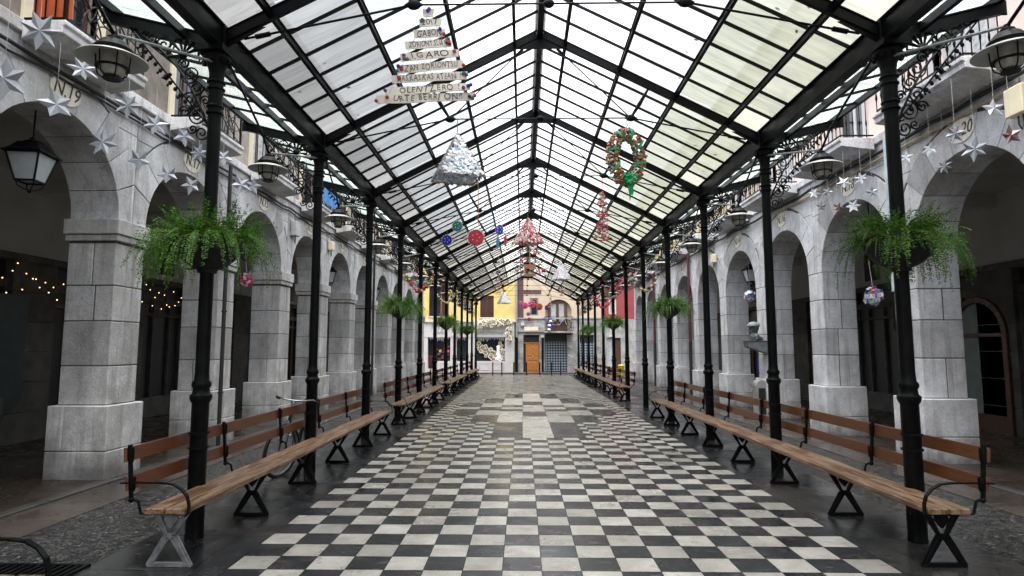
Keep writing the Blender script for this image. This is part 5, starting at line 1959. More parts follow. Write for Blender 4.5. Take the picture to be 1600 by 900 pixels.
def pipe(x, y, z0, z1, r_, mat, lab, name='downpipe', lower=None):
    t = thing(name, lab, 'pipe', (x, y, 0), 0, 'pipes on the facades')
    g = MB(); g.tube([(0, 0, z0 if not lower else 1.9), (0, 0, z1)], r_, 10); g.build('pipe', mat, t, smooth=True)
    if lower:
        g = MB(); g.tube([(0, 0, z0), (0, 0, 1.9)], r_ * 1.15, 10); g.build('pipe_shoe', lower, t, smooth=True)
    g = MB()
    for zz in (0.9, 2.3, 3.7):
        if z0 < zz < z1:
            g.lathe([(r_, 0), (r_ + 0.012, 0.004), (r_ + 0.012, 0.03), (r_, 0.034)], (0, 0, zz), 10)
    g.build('pipe_clip', mat, t)


pipe(-5.46, 10.55, 0, 4.92, 0.034, M['cable'], 'slim black post standing by the second left pier')
pipe(-5.56, ylo(6) - 0.16, 0, 5.0, 0.04, M['cable'], 'black downpipe farther along the left arcade')
pipe(5.56, yro(5) + 0.72, 0, 5.0, 0.05, M['pipe_red'], 'dark red downpipe with black lower end on the right arcade', lower=M['cable'])
pipe(5.56, yro(7) + 0.72, 0, 5.0, 0.05, M['pipe_red'], 'dark red downpipe far along the right arcade', lower=M['cable'])
pipe(5.48, 9.50, 2.55, 5.0, 0.035, M['pipe_white'], 'pale bluish pipe behind the nearest right hand column')


def wallbox(x, y, z, d, mat, lab):
    s_ = 1 if x > 0 else -1
    t = thing('junction_box', lab, 'box', (x, y, z), 0, 'electrical boxes on the facades')
    g = MB(); g.box((0, 0, 0), d); g.build('box_body', mat, t, bevel=0.01)
    g = MB()
    g.tube([(0, -0.04, -d[2] / 2), (0, -0.05, -d[2] / 2 - 0.12), (0, -0.01, -d[2] / 2 - 0.17), (0, 0.03, -d[2] / 2 - 0.1), (0, 0.03, -d[2] / 2)], 0.009, 6)
    g.tube([(s_ * 0.02, 0, d[2] / 2), (s_ * 0.02, 0, 4.84 - z)], 0.008, 6)
    g.build('loop_cable', M['cable'], t, smooth='all')


wallbox(-5.57, 14.0, 4.45, (0.14, 0.26, 0.34), M['enamel'], 'grey meter box with looped cable between the third and fourth left arches')
wallbox(-5.57, 16.7, 4.5, (0.14, 0.18, 0.24), M['cream_paint'], 'small cream box between the fourth and fifth left arches')
wallbox(5.55, 7.0, 4.55, (0.16, 0.26, 0.34), M['cream_paint'], 'cream junction box high above the nearest right arch')
wallbox(5.57, 18.6, 4.4, (0.14, 0.2, 0.26), M['cream_paint'], 'cream junction box beyond the bust on the right wall')

# things on balconies
t = thing('orange_screen', 'orange fabric screen tied inside the nearest left balcony railing', 'screen', (-5.13, 6.85, 5.22))
g = MB(); g.bb(-0.42, 0.0, -0.64, -0.625, 0.0, 0.8); g.build('cloth', M['orange'], t)
t = thing('blue_banner', 'blue and white sheet tied to a farther left balcony railing', 'banner', (-5.11, ylo(4) - 1.08, 5.22))
g = MB()
n = 14
vs = []
for i in range(n + 1):
    yy = -0.75 + 1.5 * i / n
    yy *= 0.85; vs += [(0.02 * math.sin(i * 1.3), yy, 0.02), (0.02 * math.sin(i * 1.3 + 1), yy, 0.72)]
g.add(vs, [(2 * i, 2 * i + 2, 2 * i + 3, 2 * i + 1) for i in range(n)])
bb_ = g.build('sheet', [M['sky_blue']], t)
bb_.modifiers.new('t', 'SOLIDIFY').thickness = 0.006
t = thing('folded_sunshade', 'blue and white striped folded sunshade on the nearest right balcony', 'sunshade', (5.2, 8.6, 5.2))
for k in range(5):
    g = MB(); g.tube([(0, 0.1 * k, 0), (0.03, 0.1 * k + 0.03, 0.6), (0.05, 0.1 * k + 0.08, 1.15)], [0.03, 0.045, 0.02], 8)
    g.build('fabric_fold', M['blue'] if k % 2 else M['white_card'], t, smooth='all')

# ------------------------------------------------------------------ voxel bodies
def blob(name, caps, mat, parent, vox=0.02, smooth_it=6):
    """caps: list of (p, q, r0, r1) tapered capsules fused into one skin"""
    g = MB()
    for (p, q, r0, r1) in caps:
        p = Vector(p); q = Vector(q)
        d = q - p
        if d.length < 1e-5:
            g.ball(p, r0, 14, 10); continue
        dn = d.normalized()
        pts = []; rs = []
        for a in (80, 50, 20):
            pts.append(p - dn * r0 * math.sin(R(a))); rs.append(max(0.002, r0 * math.cos(R(a))))
        for f in (0, 0.5, 1):
            pts.append(p + d * f); rs.append(r0 + (r1 - r0) * f)
        for a in (20, 50, 80):
            pts.append(q + dn * r1 * math.sin(R(a))); rs.append(max(0.002, r1 * math.cos(R(a))))
        g.tube(pts, rs, 14)
    o = g.build(name, mat, parent, smooth='all')
    m = o.modifiers.new('skin', 'REMESH'); m.mode = 'VOXEL'; m.voxel_size = vox; m.use_smooth_shade = True
    s2 = o.modifiers.new('sm', 'SMOOTH'); s2.iterations = smooth_it; s2.factor = 0.5
    dg = bpy.context.evaluated_depsgraph_get()
    me = bpy.data.meshes.new_from_object(o.evaluated_get(dg))
    o.modifiers.clear()
    o.data = me
    return o


# bust on its wall bracket, facing the nave (local -x)
BY = yro(3) + 0.12
BX = 5.40
BU = thing('bronze_bust', 'weathered bronze bust of a man in a beret on a bracket of the right pier', 'bust', (BX, BY, 1.86), 0)
blob('bust_body', [((0, 0, 0.04), (0, 0, 0.10), 0.11, 0.11), ((0.0, -0.12, 0.09), (0.0, 0.12, 0.09), 0.085, 0.085), ((0.0, -0.15, 0.04), (0.0, 0.15, 0.04), 0.06, 0.06), ((-0.02, 0, 0.02), (0.13, 0, 0.03), 0.09, 0.08),
                   ((0.02, 0, 0.12), (0.0, 0, 0.20), 0.060, 0.052), ((0.0, 0, 0.27), (0.01, 0, 0.32), 0.100, 0.108), ((-0.05, 0, 0.215), (-0.045, 0, 0.25), 0.052, 0.06),
                   ((-0.125, 0, 0.27), (-0.10, 0, 0.315), 0.022, 0.012), ((-0.085, 0, 0.205), (-0.08, 0, 0.205), 0.026, 0.026), ((-0.085, -0.035, 0.33), (-0.085, 0.035, 0.33), 0.02, 0.02),
                   ((0.01, -0.10, 0.28), (0.01, -0.10, 0.31), 0.016, 0.022), ((0.01, 0.10, 0.28), (0.01, 0.10, 0.31), 0.016, 0.022),
                   ((-0.095, -0.022, 0.242), (-0.095, 0.022, 0.242), 0.012, 0.012)], M['bronze'], BU, 0.008, 3)
g = MB()
g.lathe([(0.10, 0.0), (0.135, 0.01), (0.155, 0.035), (0.145, 0.075), (0.105, 0.11), (0.06, 0.128), (0.015, 0.134)], (-0.012, 0, 0.325), 20, 1.0, 1.0)
g.ball((-0.012, 0, 0.463), 0.012, 6, 4)
g.build('beret', M['bronze_pale'], BU, smooth=True)
t = thing('wall_bracket', 'wedge shaped grey slate bracket carrying the bust on the right pier', 'bracket', (BX, BY, 1.53))
g = MB()
g.prism([(-0.22, 0.322), (0.27, 0.322), (0.27, 0.02), (-0.20, 0.17)][::-1], -0.17, 0.17, 'y')
g.prism([(-0.24, 0.33), (0.27, 0.33), (0.27, 0.322), (-0.24, 0.322)], -0.19, 0.19, 'y')
g.build('bracket_block', M['slate'], t, bevel=0.01)

# drinking fountain at the pier foot
F = thing('drinking_fountain', 'small round topped stone drinking fountain with side tap below the bust', 'fountain', (5.47, BY - 0.02, 0))
g = MB()
pts = [(-0.12, 0), (0.12, 0), (0.12, 0.80)] + [(0.12 * math.cos(a), 0.80 + 0.12 * math.sin(a)) for a in [PI * k / 10 for k in range(1, 10)]] + [(-0.12, 0.80)]
g.prism(pts, -0.14, 0.14, 'y'); g.build('fountain_block', M['grey_stone_far'], F, bevel=0.01)
g = MB(); g.bb(-0.08, 0.08, -0.15, -0.138, 0.1, 0.72); g.build('metal_panel', M['cable'], F)
g = MB(); g.tube([(-0.11, 0, 0.74), (-0.18, 0, 0.75), (-0.24, 0, 0.73), (-0.25, 0, 0.66)], 0.014, 8); g.lathe([(0.008, 0), (0.008, 0.04), (0.03, 0.045), (0.03, 0.055)], (-0.19, 0, 0.76), 8); g.build('tap', M['chrome'], F, smooth=True)
g = MB(); g.lathe([(0.14, 0.0), (0.17, 0.04), (0.17, 0.08), (0.14, 0.08), (0.12, 0.03)], (-0.24, 0, 0), 16); g.build('basin', M['grey_stone_far'], F, smooth=True)

# passer-by in the right gallery
PYY = 17.9
P = thing('person', 'person in a blue jacket and black trousers standing in the right gallery behind the bust', 'person', (6.75, PYY, 0.012), R(25))
body = blob('body', [((-0.10, 0, 0.88), (-0.10, 0.0, 0.50), 0.085, 0.060), ((0.10, 0, 0.88), (0.11, -0.03, 0.50), 0.085, 0.060), ((-0.10, 0, 0.50), (-0.10, 0.03, 0.10), 0.056, 0.040), ((0.11, -0.03, 0.50), (0.11, 0.0, 0.10), 0.056, 0.040),
                     ((-0.10, 0.03, 0.05), (-0.11, -0.13, 0.035), 0.042, 0.036), ((0.11, 0, 0.05), (0.13, -0.15, 0.035), 0.042, 0.036),
                     ((-0.07, 0, 0.95), (0.07, 0, 0.95), 0.11, 0.11), ((0, 0, 1.05), (0, 0, 1.30), 0.12, 0.135), ((-0.13, 0, 1.38), (0.13, 0, 1.38), 0.075, 0.075), ((0, 0, 1.42), (0, -0.01, 1.53), 0.055, 0.05),
                     ((0, -0.01, 1.58), (0, 0.0, 1.63), 0.078, 0.088), ((0, -0.03, 1.545), (0, -0.03, 1.56), 0.05, 0.05), ((0, -0.098, 1.575), (0, -0.088, 1.60), 0.012, 0.008),
                     ((-0.19, 0, 1.37), (-0.24, 0.02, 1.08), 0.052, 0.040), ((0.19, 0, 1.37), (0.24, 0.02, 1.08), 0.052, 0.040), ((-0.24, 0.02, 1.08), (-0.22, -0.08, 0.86), 0.036, 0.028), ((0.24, 0.02, 1.08), (0.22, -0.08, 0.86), 0.036, 0.028),
                     ((-0.22, -0.08, 0.84), (-0.21, -0.10, 0.78), 0.035, 0.03), ((0.22, -0.08, 0.84), (0.21, -0.10, 0.78), 0.035, 0.03)]
            + [((sx * 0.215 + k * 0.018 - 0.027, -0.10, 0.78), (sx * 0.21 + k * 0.018 - 0.027, -0.115, 0.71 + abs(k - 1.4) * 0.012), 0.010, 0.008) for sx in (-1, 1) for k in range(4)]
            + [((sx * 0.195, -0.10, 0.82), (sx * 0.175, -0.13, 0.765), 0.011, 0.009) for sx in (-1, 1)], M['skin'], P, 0.011, 2)
blob('jacket', [((-0.06, 0, 0.90), (0.06, 0, 0.90), 0.14, 0.14), ((0, 0, 1.0), (0, 0, 1.30), 0.15, 0.155), ((-0.13, 0, 1.38), (0.13, 0, 1.38), 0.092, 0.092), ((0, 0, 1.43), (0, 0, 1.46), 0.075, 0.07),
                ((-0.19, 0, 1.37), (-0.24, 0.02, 1.08), 0.068, 0.056), ((0.19, 0, 1.37), (0.24, 0.02, 1.08), 0.068, 0.056), ((-0.24, 0.02, 1.08), (-0.22, -0.075, 0.88), 0.054, 0.042), ((0.24, 0.02, 1.08), (0.22, -0.075, 0.88), 0.054, 0.042)], M['jacket'], P, 0.016, 3)
blob('trousers', [((-0.10, 0, 0.88), (-0.10, 0.0, 0.50), 0.105, 0.078), ((0.10, 0, 0.88), (0.11, -0.03, 0.50), 0.105, 0.078), ((-0.10, 0, 0.50), (-0.10, 0.03, 0.10), 0.075, 0.064), ((0.11, -0.03, 0.50), (0.11, 0.0, 0.10), 0.075, 0.064)], M['trousers'], P, 0.016, 3)
blob('shoes', [((-0.10, 0.03, 0.05), (-0.11, -0.13, 0.04), 0.052, 0.045), ((0.11, 0, 0.05), (0.13, -0.15, 0.04), 0.052, 0.045)], M['rubber'], P, 0.014, 2)
blob('hair', [((0, 0.015, 1.62), (0, 0.03, 1.655), 0.092, 0.085), ((0, 0.05, 1.56), (0, 0.05, 1.60), 0.062, 0.075)], M['hair'], P, 0.014, 2)

# ------------------------------------------------------------------ bicycle leaning on the bench back
BK = thing('bicycle', 'old bicycle with chrome handlebar leaning on the back of the left foreground bench', 'bicycle', (-3.47, 8.15, 0), 0)
def wheel(yc, ang):
    ca, sa = math.cos(ang), math.sin(ang)
    def turn(g):
        g.v = [(p[0] * ca - (p[1] - yc) * sa, yc + p[0] * sa + (p[1] - yc) * ca, p[2]) for p in g.v]
    g = MB(); n = 40; r_ = 0.335
    g.tube([(0, yc + r_ * math.cos(2 * PI * k / n), r_ + r_ * math.sin(2 * PI * k / n)) for k in range(n + 1)], 0.022, 8, False)
    turn(g)
    wo = g.build('wheel', M['rubber'], BK, smooth='all')
    g = MB()
    rr_ = 0.31
    g.tube([(0, yc + rr_ * math.cos(2 * PI * k / n), r_ + rr_ * math.sin(2 * PI * k / n)) for k in range(n + 1)], 0.011, 6, False)
    for k in range(24):
        a = 2 * PI * k / 24
        g.tube([(0.02 if k % 2 else -0.02, yc + 0.02 * math.cos(a + 1), r_ + 0.02 * math.sin(a + 1)), (0, yc + rr_ * math.cos(a), r_ + rr_ * math.sin(a))], 0.0018, 4)
    g.tube([(-0.05, yc, r_), (0.05, yc, r_)], 0.02, 8)
    turn(g)
    g.build('rim', M['slate'], wo, smooth='all')
wheel(0, R(-18)); wheel(1.04, 0)
g = MB()
hd = (0, 0.16, 0.86); bb1 = (0, 0.60, 0.29); st = (0, 0.78, 0.80)
g.tube([(0, 0.12, 0.72), (0, 0.15, 0.84)], 0.022, 8)
g.tube([(0, 0.13, 0.74), bb1], 0.017, 8); g.tube([(0, 0.16, 0.82), (0, 0.76, 0.76)], 0.014, 8); g.tube([bb1, st], 0.016, 8)
for dx in (-0.04, 0.04):
    g.tube([(dx * 0.4, 0.60, 0.29), (dx, 1.04, 0.335)], 0.009, 6); g.tube([(0, 0.76, 0.74), (dx, 1.04, 0.335)], 0.008, 6)
    g.tube([(dx * 0.8, 0.11, 0.71), (dx, 0.03, 0.45), (dx, 0.0, 0.335)], 0.010, 6)
g.build('frame', M['bike_green'], BK, smooth='all')
g = MB()
g.tube([(0, 0.16, 0.84), (0, 0.18, 0.98)], 0.011, 6)
g.tube([(-0.27, 0.34, 0.97), (-0.25, 0.20, 1.01), (-0.12, 0.12, 0.99), (0, 0.14, 0.98), (0.12, 0.12, 0.99), (0.25, 0.20, 1.01), (0.27, 0.34, 0.97)], 0.011, 8)
g.build('handlebar', M['chrome'], BK, smooth='all')
g = MB()
for sg in (-1, 1): g.tube([(sg * 0.265, 0.27, 0.985), (sg * 0.27, 0.38, 0.96)], 0.018, 8)
g.build('grip', M['rubber'], BK, smooth='all')
g = MB(); g.tube([st, (0, 0.79, 0.86)], 0.012, 6); g.tube([(0, 0.66, 0.89), (0, 0.76, 0.89), (0, 0.88, 0.90)], [0.025, 0.06, 0.08], 8); g.build('saddle', M['rubber'], BK, smooth='all')
g = MB(); n = 20
g.tube([(0.04, 0.60 + 0.085 * math.cos(2 * PI * k / n), 0.29 + 0.085 * math.sin(2 * PI * k / n)) for k in range(n + 1)], 0.006, 6, False)
g.tube([(0.05, 0.60, 0.29), (0.06, 0.66, 0.13)], 0.009, 6); g.tube([(-0.05, 0.60, 0.29), (-0.06, 0.54, 0.45)], 0.009, 6)
g.box((0.10, 0.66, 0.13), (0.09, 0.06, 0.02)); g.box((-0.10, 0.54, 0.45), (0.09, 0.06, 0.02))
g.tube([(-0.05, 0.60, 0.29), (0.05, 0.60, 0.29)], 0.018, 8)
g.build('crank', M['chrome'], BK, smooth='all')
for yc in (1.04,):
    g = MB()
    a0, a1 = (R(20), R(150)) if yc == 0 else (R(0), R(160))
    for k in range(14):
        p, q = a0 + (a1 - a0) * k / 14, a0 + (a1 - a0) * (k + 1) / 14
        g.bar((0, yc + .37 * math.cos(p), .335 + .37 * math.sin(p)), (0, yc + .37 * math.cos(q), .335 + .37 * math.sin(q)), 0.05, 0.004, (1, 0, 0))
    g.build('mudguard', M['iron'], BK)
BK.rotation_euler = (0, R(7), R(2))

# drain grate in the left lane
t = thing('drain_grate', 'iron drain grate set in the cobbles at the bottom left', 'grate', (-3.98, 4.6, 0.0), R(0))
g = MB()
g.bb(-0.38, 0.38, -0.26, -0.23, -0.005, 0.018); g.bb(-0.38, 0.38, 0.23, 0.26, -0.005, 0.018)
g.bb(-0.38, -0.35, -0.23, 0.23, -0.005, 0.018); g.bb(0.35, 0.38, -0.23, 0.23, -0.005, 0.018)
for k in range(11): g.bb(-0.31 + k * 0.06, -0.285 + k * 0.06, -0.23, 0.23, -0.004, 0.014)
g.build('grate_bars', M['iron'], t)
g = MB(); g.bb(-0.35, 0.35, -0.23, 0.23, -0.009, -0.004); g.build('drain_pit', M['shop_black'], t)

# ------------------------------------------------------------------ far side of the street
FY = 41.5
def fx(px): return (px - 817) * 0.0434 - 0.255
def fz(py): return 1.676 + (544 - py) * 0.0434

# yellow house with white shop
Yh = thing('yellow_house', 'yellow house with brown shutters above a white fronted shop across the street', 'building')
XR = fx(806)
g = MB()
def panel(g, x0, x1, z0, z1, y0=FY, y1=FY + 0.3): g.bb(x0, x1, y0, y1, z0, z1)
wins = [(fx(669.5), fx(688.5), fz(494), fz(442)), (fx(750), fx(771.5), fz(496), fz(462))]
zt = 3.55
panel(g, -9.5, wins[0][0], zt, 9.5); panel(g, wins[0][1], wins[1][0], zt, 9.5); panel(g, wins[1][1], XR, zt, 9.5)
for w_ in wins: panel(g, w_[0], w_[1], zt, w_[2]); panel(g, w_[0], w_[1], w_[3], 9.5)
g.build('upper_wall', M['render_yellow'], Yh)
for i, w_ in enumerate(wins):
    f = MB(); panel(f, w_[0], w_[1], w_[2], w_[3], FY + 0.12, FY + 0.16)
    fo = f.build('window', M['shutter_wood'] if i else M['dark_glass'], Yh)
    f = MB(); e = 0.06
    panel(f, w_[0], w_[0] + e, w_[2], w_[3], FY + 0.06, FY + 0.12); panel(f, w_[1] - e, w_[1], w_[2], w_[3], FY + 0.06, FY + 0.12)
    panel(f, (w_[0] + w_[1]) / 2 - .03, (w_[0] + w_[1]) / 2 + .03, w_[2], w_[3], FY + 0.06, FY + 0.12)
    if i:
        for q in range(18): panel(f, w_[0] + e, w_[1] - e, w_[2] + 0.06 + q * 0.08, w_[2] + 0.10 + q * 0.08, FY + 0.09, FY + 0.12)
    f.build('sash', M['shutter_wood'], fo)
    f = MB(); panel(f, w_[0] - .05, w_[1] + .05, w_[2] - 0.08, w_[2], FY - 0.06, FY + 0.1); f.build('sill', M['white_paint'], Yh)
f = MB(); panel(f, fx(689), fx(700.5), fz(494), fz(442), FY - 0.05, FY - 0.005)
for q in range(24): f.box((fx(694.7), FY - 0.056, fz(493) + q * 0.09), (0.4, 0.012, 0.05), (R(15), 0, 0))
f.build('shutter', M['shutter_wood'], Yh)
# shop front
sh = MB()
z_f0, z_f1 = fz(527), zt
panel(sh, -9.5, XR - 0.1, z_f0, z_f1 - 0.12, FY - 0.10, FY + 0.3)
panel(sh, -9.5, XR, z_f1 - 0.12, z_f1, FY - 0.2, FY + 0.3)
swins = [(fx(668.5), fx(704)), (fx(713.5), fx(731)), (fx(743), fx(789))]
zb, ztp = fz(564), fz(528.5)
xs = [-9.5] + [v for w_ in swins for v in w_] + [XR - 0.1]
for k in range(0, len(xs), 2): panel(sh, xs[k], xs[k + 1], 0.0, z_f0, FY - 0.08, FY + 0.3)
for w_ in swins:
    panel(sh, w_[0], w_[1], 0.0, zb, FY - 0.05, FY + 0.3)
sh.build('shop_front', M['white_paint'], Yh)
for w_ in swins:
    gl = MB(); panel(gl, w_[0], w_[1], zb, z_f0, FY + 0.22, FY + 0.26); go = gl.build('shop_window', M['dark_glass'], Yh)
    gl = MB(); nst = int((w_[1] - w_[0]) / 0.12)
    rr = random.Random(int(w_[0] * 10))
    for q in range(nst):
        xx = w_[0] + 0.06 + q * 0.12; L = rr.uniform(0.12, 0.35)
        gl.prism([(xx - .06, z_f0), (xx, z_f0 - L), (xx + .06, z_f0)], FY + 0.08, FY + 0.09, 'y')
    gl.build('icicle_trim', M['white_card'], go)
    ps = MB()
    nn = 1 if w_[1] - w_[0] < 1 else 2
    for q in range(nn):
        a = w_[0] + 0.08 + (w_[1] - w_[0]) * q / nn; b = w_[0] - 0.08 + (w_[1] - w_[0]) * (q + 1) / nn
        for (u0, u1, v0, v1) in ((a, b, 0.2, 0.23), (a, b, zb - .18, zb - .15), (a, a + .03, .23, zb - .18), (b - .03, b, .23, zb - .18)):
            panel(ps, u0, u1, v0, v1, FY - 0.065, FY - 0.052)
    ps.build('panel_moulding', M['enamel'], Yh)
text_mesh('Kattis Desarmela', 0.36, M['slate'], 'shop_lettering', Yh, (fx(764), FY - 0.105, fz(520)), (R(90), 0, 0), 0.004, 0.55, 1.9)
text_mesh('Kattis', 0.34, M['slate'], 'shop_lettering', Yh, (fx(686), FY - 0.105, fz(520)), (R(90), 0, 0), 0.004, 0.55, 0.9)
g = MB(); panel(g, -9.6, XR, 9.5, 9.7, FY - 0.5, FY + 0.5); g.build('eaves', M['shutter_wood'], Yh)
g = MB(); g.bb(-9.5, XR, FY + 0.35, FY + 8, 0, 9.5); g.build('rear_block', M['render_yellow'], Yh)
# display of cream discs in window + rose garland
def rose(parent, x, y, z, r_, rr, nm='paper_rose'):
    g = MB()
    for q in range(3):
        a = rr.uniform(0, 6)
        g.lathe([(r_ * (0.25 + 0.3 * q) * 0.5, 0.0), (r_ * (0.45 + 0.27 * q), 0.05 + 0.0 * q), (r_ * (0.42 + 0.27 * q), 0.056)], (0, 0, -q * 0.02), 9)
    o = g.build(nm, M['rose'], parent, (x, y, z))
    o.rotation_euler = (R(90) + rr.uniform(-.4, .4), rr.uniform(-.4, .4), 0)
RG = thing('rose_garland', 'garland of big cream paper roses along the shop fascia and down its right side', 'garland', (0, 0, 0))
rr = random.Random(21)
for k in range(34):
    px = 744 + 54 * k / 33
    for q in range(2):
        rose(RG, fx(px + rr.uniform(-1, 1)), FY - 0.28 - rr.uniform(0, .05), fz(508 - 4 * (k / 33) + rr.uniform(-6, 5)), rr.uniform(0.08, 0.15), rr)
for k in range(12):
    rose(RG, fx(795 + rr.uniform(-4, 4)), FY - 0.28, fz(512 + k * 1.9), rr.uniform(0.09, 0.15), rr)
for k in range(8):
    rose(RG, fx(712 + rr.uniform(-4, 4)), FY - 0.28, fz(500 + k * 3.2), rr.uniform(0.09, 0.15), rr)
DS = thing('window_display', 'diagonal heap of pale gold paper discs inside the right shop window', 'display', (0, 0, 0))
for k in range(52):
    f = rr.random()
    px = 747 + 30 * f + rr.uniform(-5, 5); py = 541 + 20 * f + rr.uniform(-7, 7)
    px = min(max(px, 745.5), 786); py = min(max(py, 532), 561)
    rose(DS, fx(px), FY + 0.14, fz(py), rr.uniform(0.09, 0.16), rr, 'gold_disc')
for k in range(12):
    rose(DS, fx(781 + rr.uniform(-1, 3) + k * 0.4), FY + 0.14, fz(536 + k * 2.2), 0.12, rr, 'gold_disc')
t = thing('mannequin_dress', 'white christening dress standing in the right shop window', 'dress', (fx(778.5), FY + 0.14, fz(563)))
g = MB(); g.lathe([(0.22, 0), (0.17, 0.35), (0.10, 0.7), (0.13, 0.95), (0.05, 1.02)], n=14, sy=0.3); g.build('dress', M['white_card'], t, smooth=True)
t = thing('shop_toys', 'dark cluster of wrapped pink and gold gifts in the left shop window', 'gifts', (fx(690), FY + 0.12, fz(563)))
for k in range(16):
    g = MB(); g.box((0, 0, 0), (0.16, 0.08, 0.16), (0, rr.uniform(-.4, .4), 0))
    g.build('gift', M[rr.choice(['maroon', 'pink', 'gold', 'purple_trim', 'purple_trim'])], t, (rr.uniform(-0.35, 0.5), 0, 0.1 + rr.random() * 0.9))

# middle house
Mh = thing('middle_house', 'beige and grey stone house with wooden door, mesh shutter and arched balcony window', 'building')
X0h, X1h = XR, fx(939)
zs = fz(498)
W1 = (fx(828), fx(841), fz(493), fz(466))
AR = (fx(852), fx(893), fz(498), fz(471))
DR = (fx(817.8), fx(842.3), 0.05, fz(526.5))
GR = (fx(851.5), fx(885.5), 0.15, fz(527))
G2 = (fx(905.5), fx(927), 0.5, fz(528))
BD = (fx(852), fx(893), fz(518), zs)
up = MB()
panel(up, fx(818), W1[0], zs, 9.5); panel(up, W1[1], AR[0], zs, 9.5); panel(up, AR[1], X1h, zs, 9.5)
panel(up, W1[0], W1[1], zs, W1[2]); panel(up, W1[0], W1[1], W1[3], 9.5)
xc, rad = (AR[0] + AR[1]) / 2, (AR[1] - AR[0]) / 2
zz0 = AR[3] - rad * 0.75
nn = 16
for q in range(nn):
    a0, a1 = PI * q / nn, PI * (q + 1) / nn
    xa, xb = xc + rad * math.cos(a1), xc + rad * math.cos(a0)
    za, zb2 = zz0 + rad * 0.9 * math.sin(a1), zz0 + rad * 0.9 * math.sin(a0)
    up.prism([(xa, za), (xb, zb2), (xb, 9.5), (xa, 9.5)], FY, FY + 0.3, 'y')
up.build('upper_wall', M['render_beige'], Mh)
pt = MB(); panel(pt, XR, fx(818), zs, 9.5, FY - 0.02, FY + 0.3); panel(pt, fx(818), fx(846), fz(459), fz(453), FY - 0.03, FY)
pt.build('corner_trim', M['purple_trim'], Mh)
st_ = MB()
rr = random.Random(17)
# coursed granite blocks around the openings
ops = [DR, GR, G2, BD]
z = 0.05
while z < zs - 0.05:
    h = min(rr.uniform(0.36, 0.5), zs - z)
    cuts = [(X0h, X1h)]
    zc = z + h / 2
    for o_ in ops:
        if o_[2] - 0.15 < zc < o_[3] + 0.15:
            nc = []
            for (p, q) in cuts:
                if o_[1] <= p or o_[0] >= q: nc.append((p, q))
                else:
                    if o_[0] > p: nc.append((p, o_[0]))
                    if o_[1] < q: nc.append((o_[1], q))
            cuts = nc
    for (p, q) in cuts:
        x = p
        while x < q - 0.02:
            L = min(rr.uniform(0.5, 0.95), q - x)
            if q - x - L < 0.25: L = q - x
            panel(st_, x + .006, x + L - .006, z + .006, z + h - .006, FY - 0.02, FY + 0.3); x += L
    z += h
st_.build('granite_wall', M['grey_stone_far'], Mh)
g = MB(); panel(g, X0h, X1h, 0, zs, FY + 0.31, FY + 0.4)
g.build('backing', M['shop_black'], Mh)
g = MB(); panel(g, X0h, X1h, zs - 0.02, zs + 0.06, FY - 0.08, FY + 0.1); panel(g, X0h, BD[0] , fz(519), fz(516.5), FY - 0.09, FY - 0.021)
g.build('string_course', M['grey_stone_far'], Mh)
# door
dz = fz(536.5)
g = MB(); panel(g, fx(822.5), DR[1] - .02, 0.05, dz, FY + 0.06, FY + 0.12)
d_ = g.build('door', M['door_wood'], Mh)
g = MB()
xa, xb = fx(822.5), DR[1] - .02
for (r0, r1) in ((0.2, 0.75), (0.85, 1.05), (1.15, 1.75), (1.85, dz - 0.12)):
    for (p, q) in ((xa + .1, (xa + xb) / 2 - .05), ((xa + xb) / 2 + .05, xb - .1)):
        panel(g, p, q, r0, r1, FY + 0.04, FY + 0.061)
g.build('door_panel', M['door_wood'], d_, bevel=0.012)
g = MB(); g.ball(((xa + xb) / 2, FY + 0.03, 1.1), 0.035, 8, 5); g.build('handle', M['gold'], d_)
g = MB(); panel(g, DR[0], DR[1], dz + .06, DR[3], FY + 0.1, FY + 0.14); panel(g, DR[0], fx(821.5), 0.05, dz, FY + 0.1, FY + 0.14); g.build('transom', M['shop_black'], Mh)
g = MB(); panel(g, DR[0], DR[1], dz, dz + .06, FY + 0.03, FY + 0.12); panel(g, fx(821.5), fx(822.5), 0.05, dz, FY + 0.03, FY + 0.12); g.build('door_frame', M['door_wood'], Mh)
# mesh shutters
for (o_, nm) in ((GR, 'roller_shutter'), (G2, 'roller_shutter')):
    g = MB(); panel(g, o_[0], o_[1], o_[2], o_[3] - 0.3, FY + 0.08, FY + 0.10); g.build(nm, M['grille'], Mh)
    g = MB(); panel(g, o_[0], o_[1], o_[3] - 0.3, o_[3], FY + 0.06, FY + 0.16); g.build('shutter_box', M['shop_black'], Mh)
g = MB(); panel(g, GR[0], GR[1], 0.0, 0.15, FY - 0.03, FY + 0.2); g.build('threshold', M['kerb'], Mh)
g = MB(); g.tube([(fx(847.6), FY - 0.1, 0.05), (fx(847.6), FY - 0.1, fz(528))], 0.07, 8); g.build('pipe', M['iron'], Mh)
g = MB(); g.tube([(XR + .05, FY - 0.1, 2.0), (XR + .05, FY - 0.1, 9)], 0.07, 8); g.build('rainwater_pipe', M['galv'], Mh)
g = MB(); g.tube([(XR + .05, FY - 0.1, 0.05), (XR + .05, FY - 0.1, 2.4)], 0.1, 8); g.build('pipe_shoe', M['iron'], Mh)
g = MB(); g.bb(fx(845), fx(850), FY - .14, FY - .02, fz(527.5), fz(524)); g.bb(fx(814), fx(819), FY - .14, FY - .02, fz(509), fz(504)); g.build('meter_box', M['white_paint'], Mh)
g = MB(); g.bb(fx(819), fx(841), FY - .05, FY - .021, fz(516.5), fz(511)); g.build('sign_panel', M['cream_paint'], Mh)
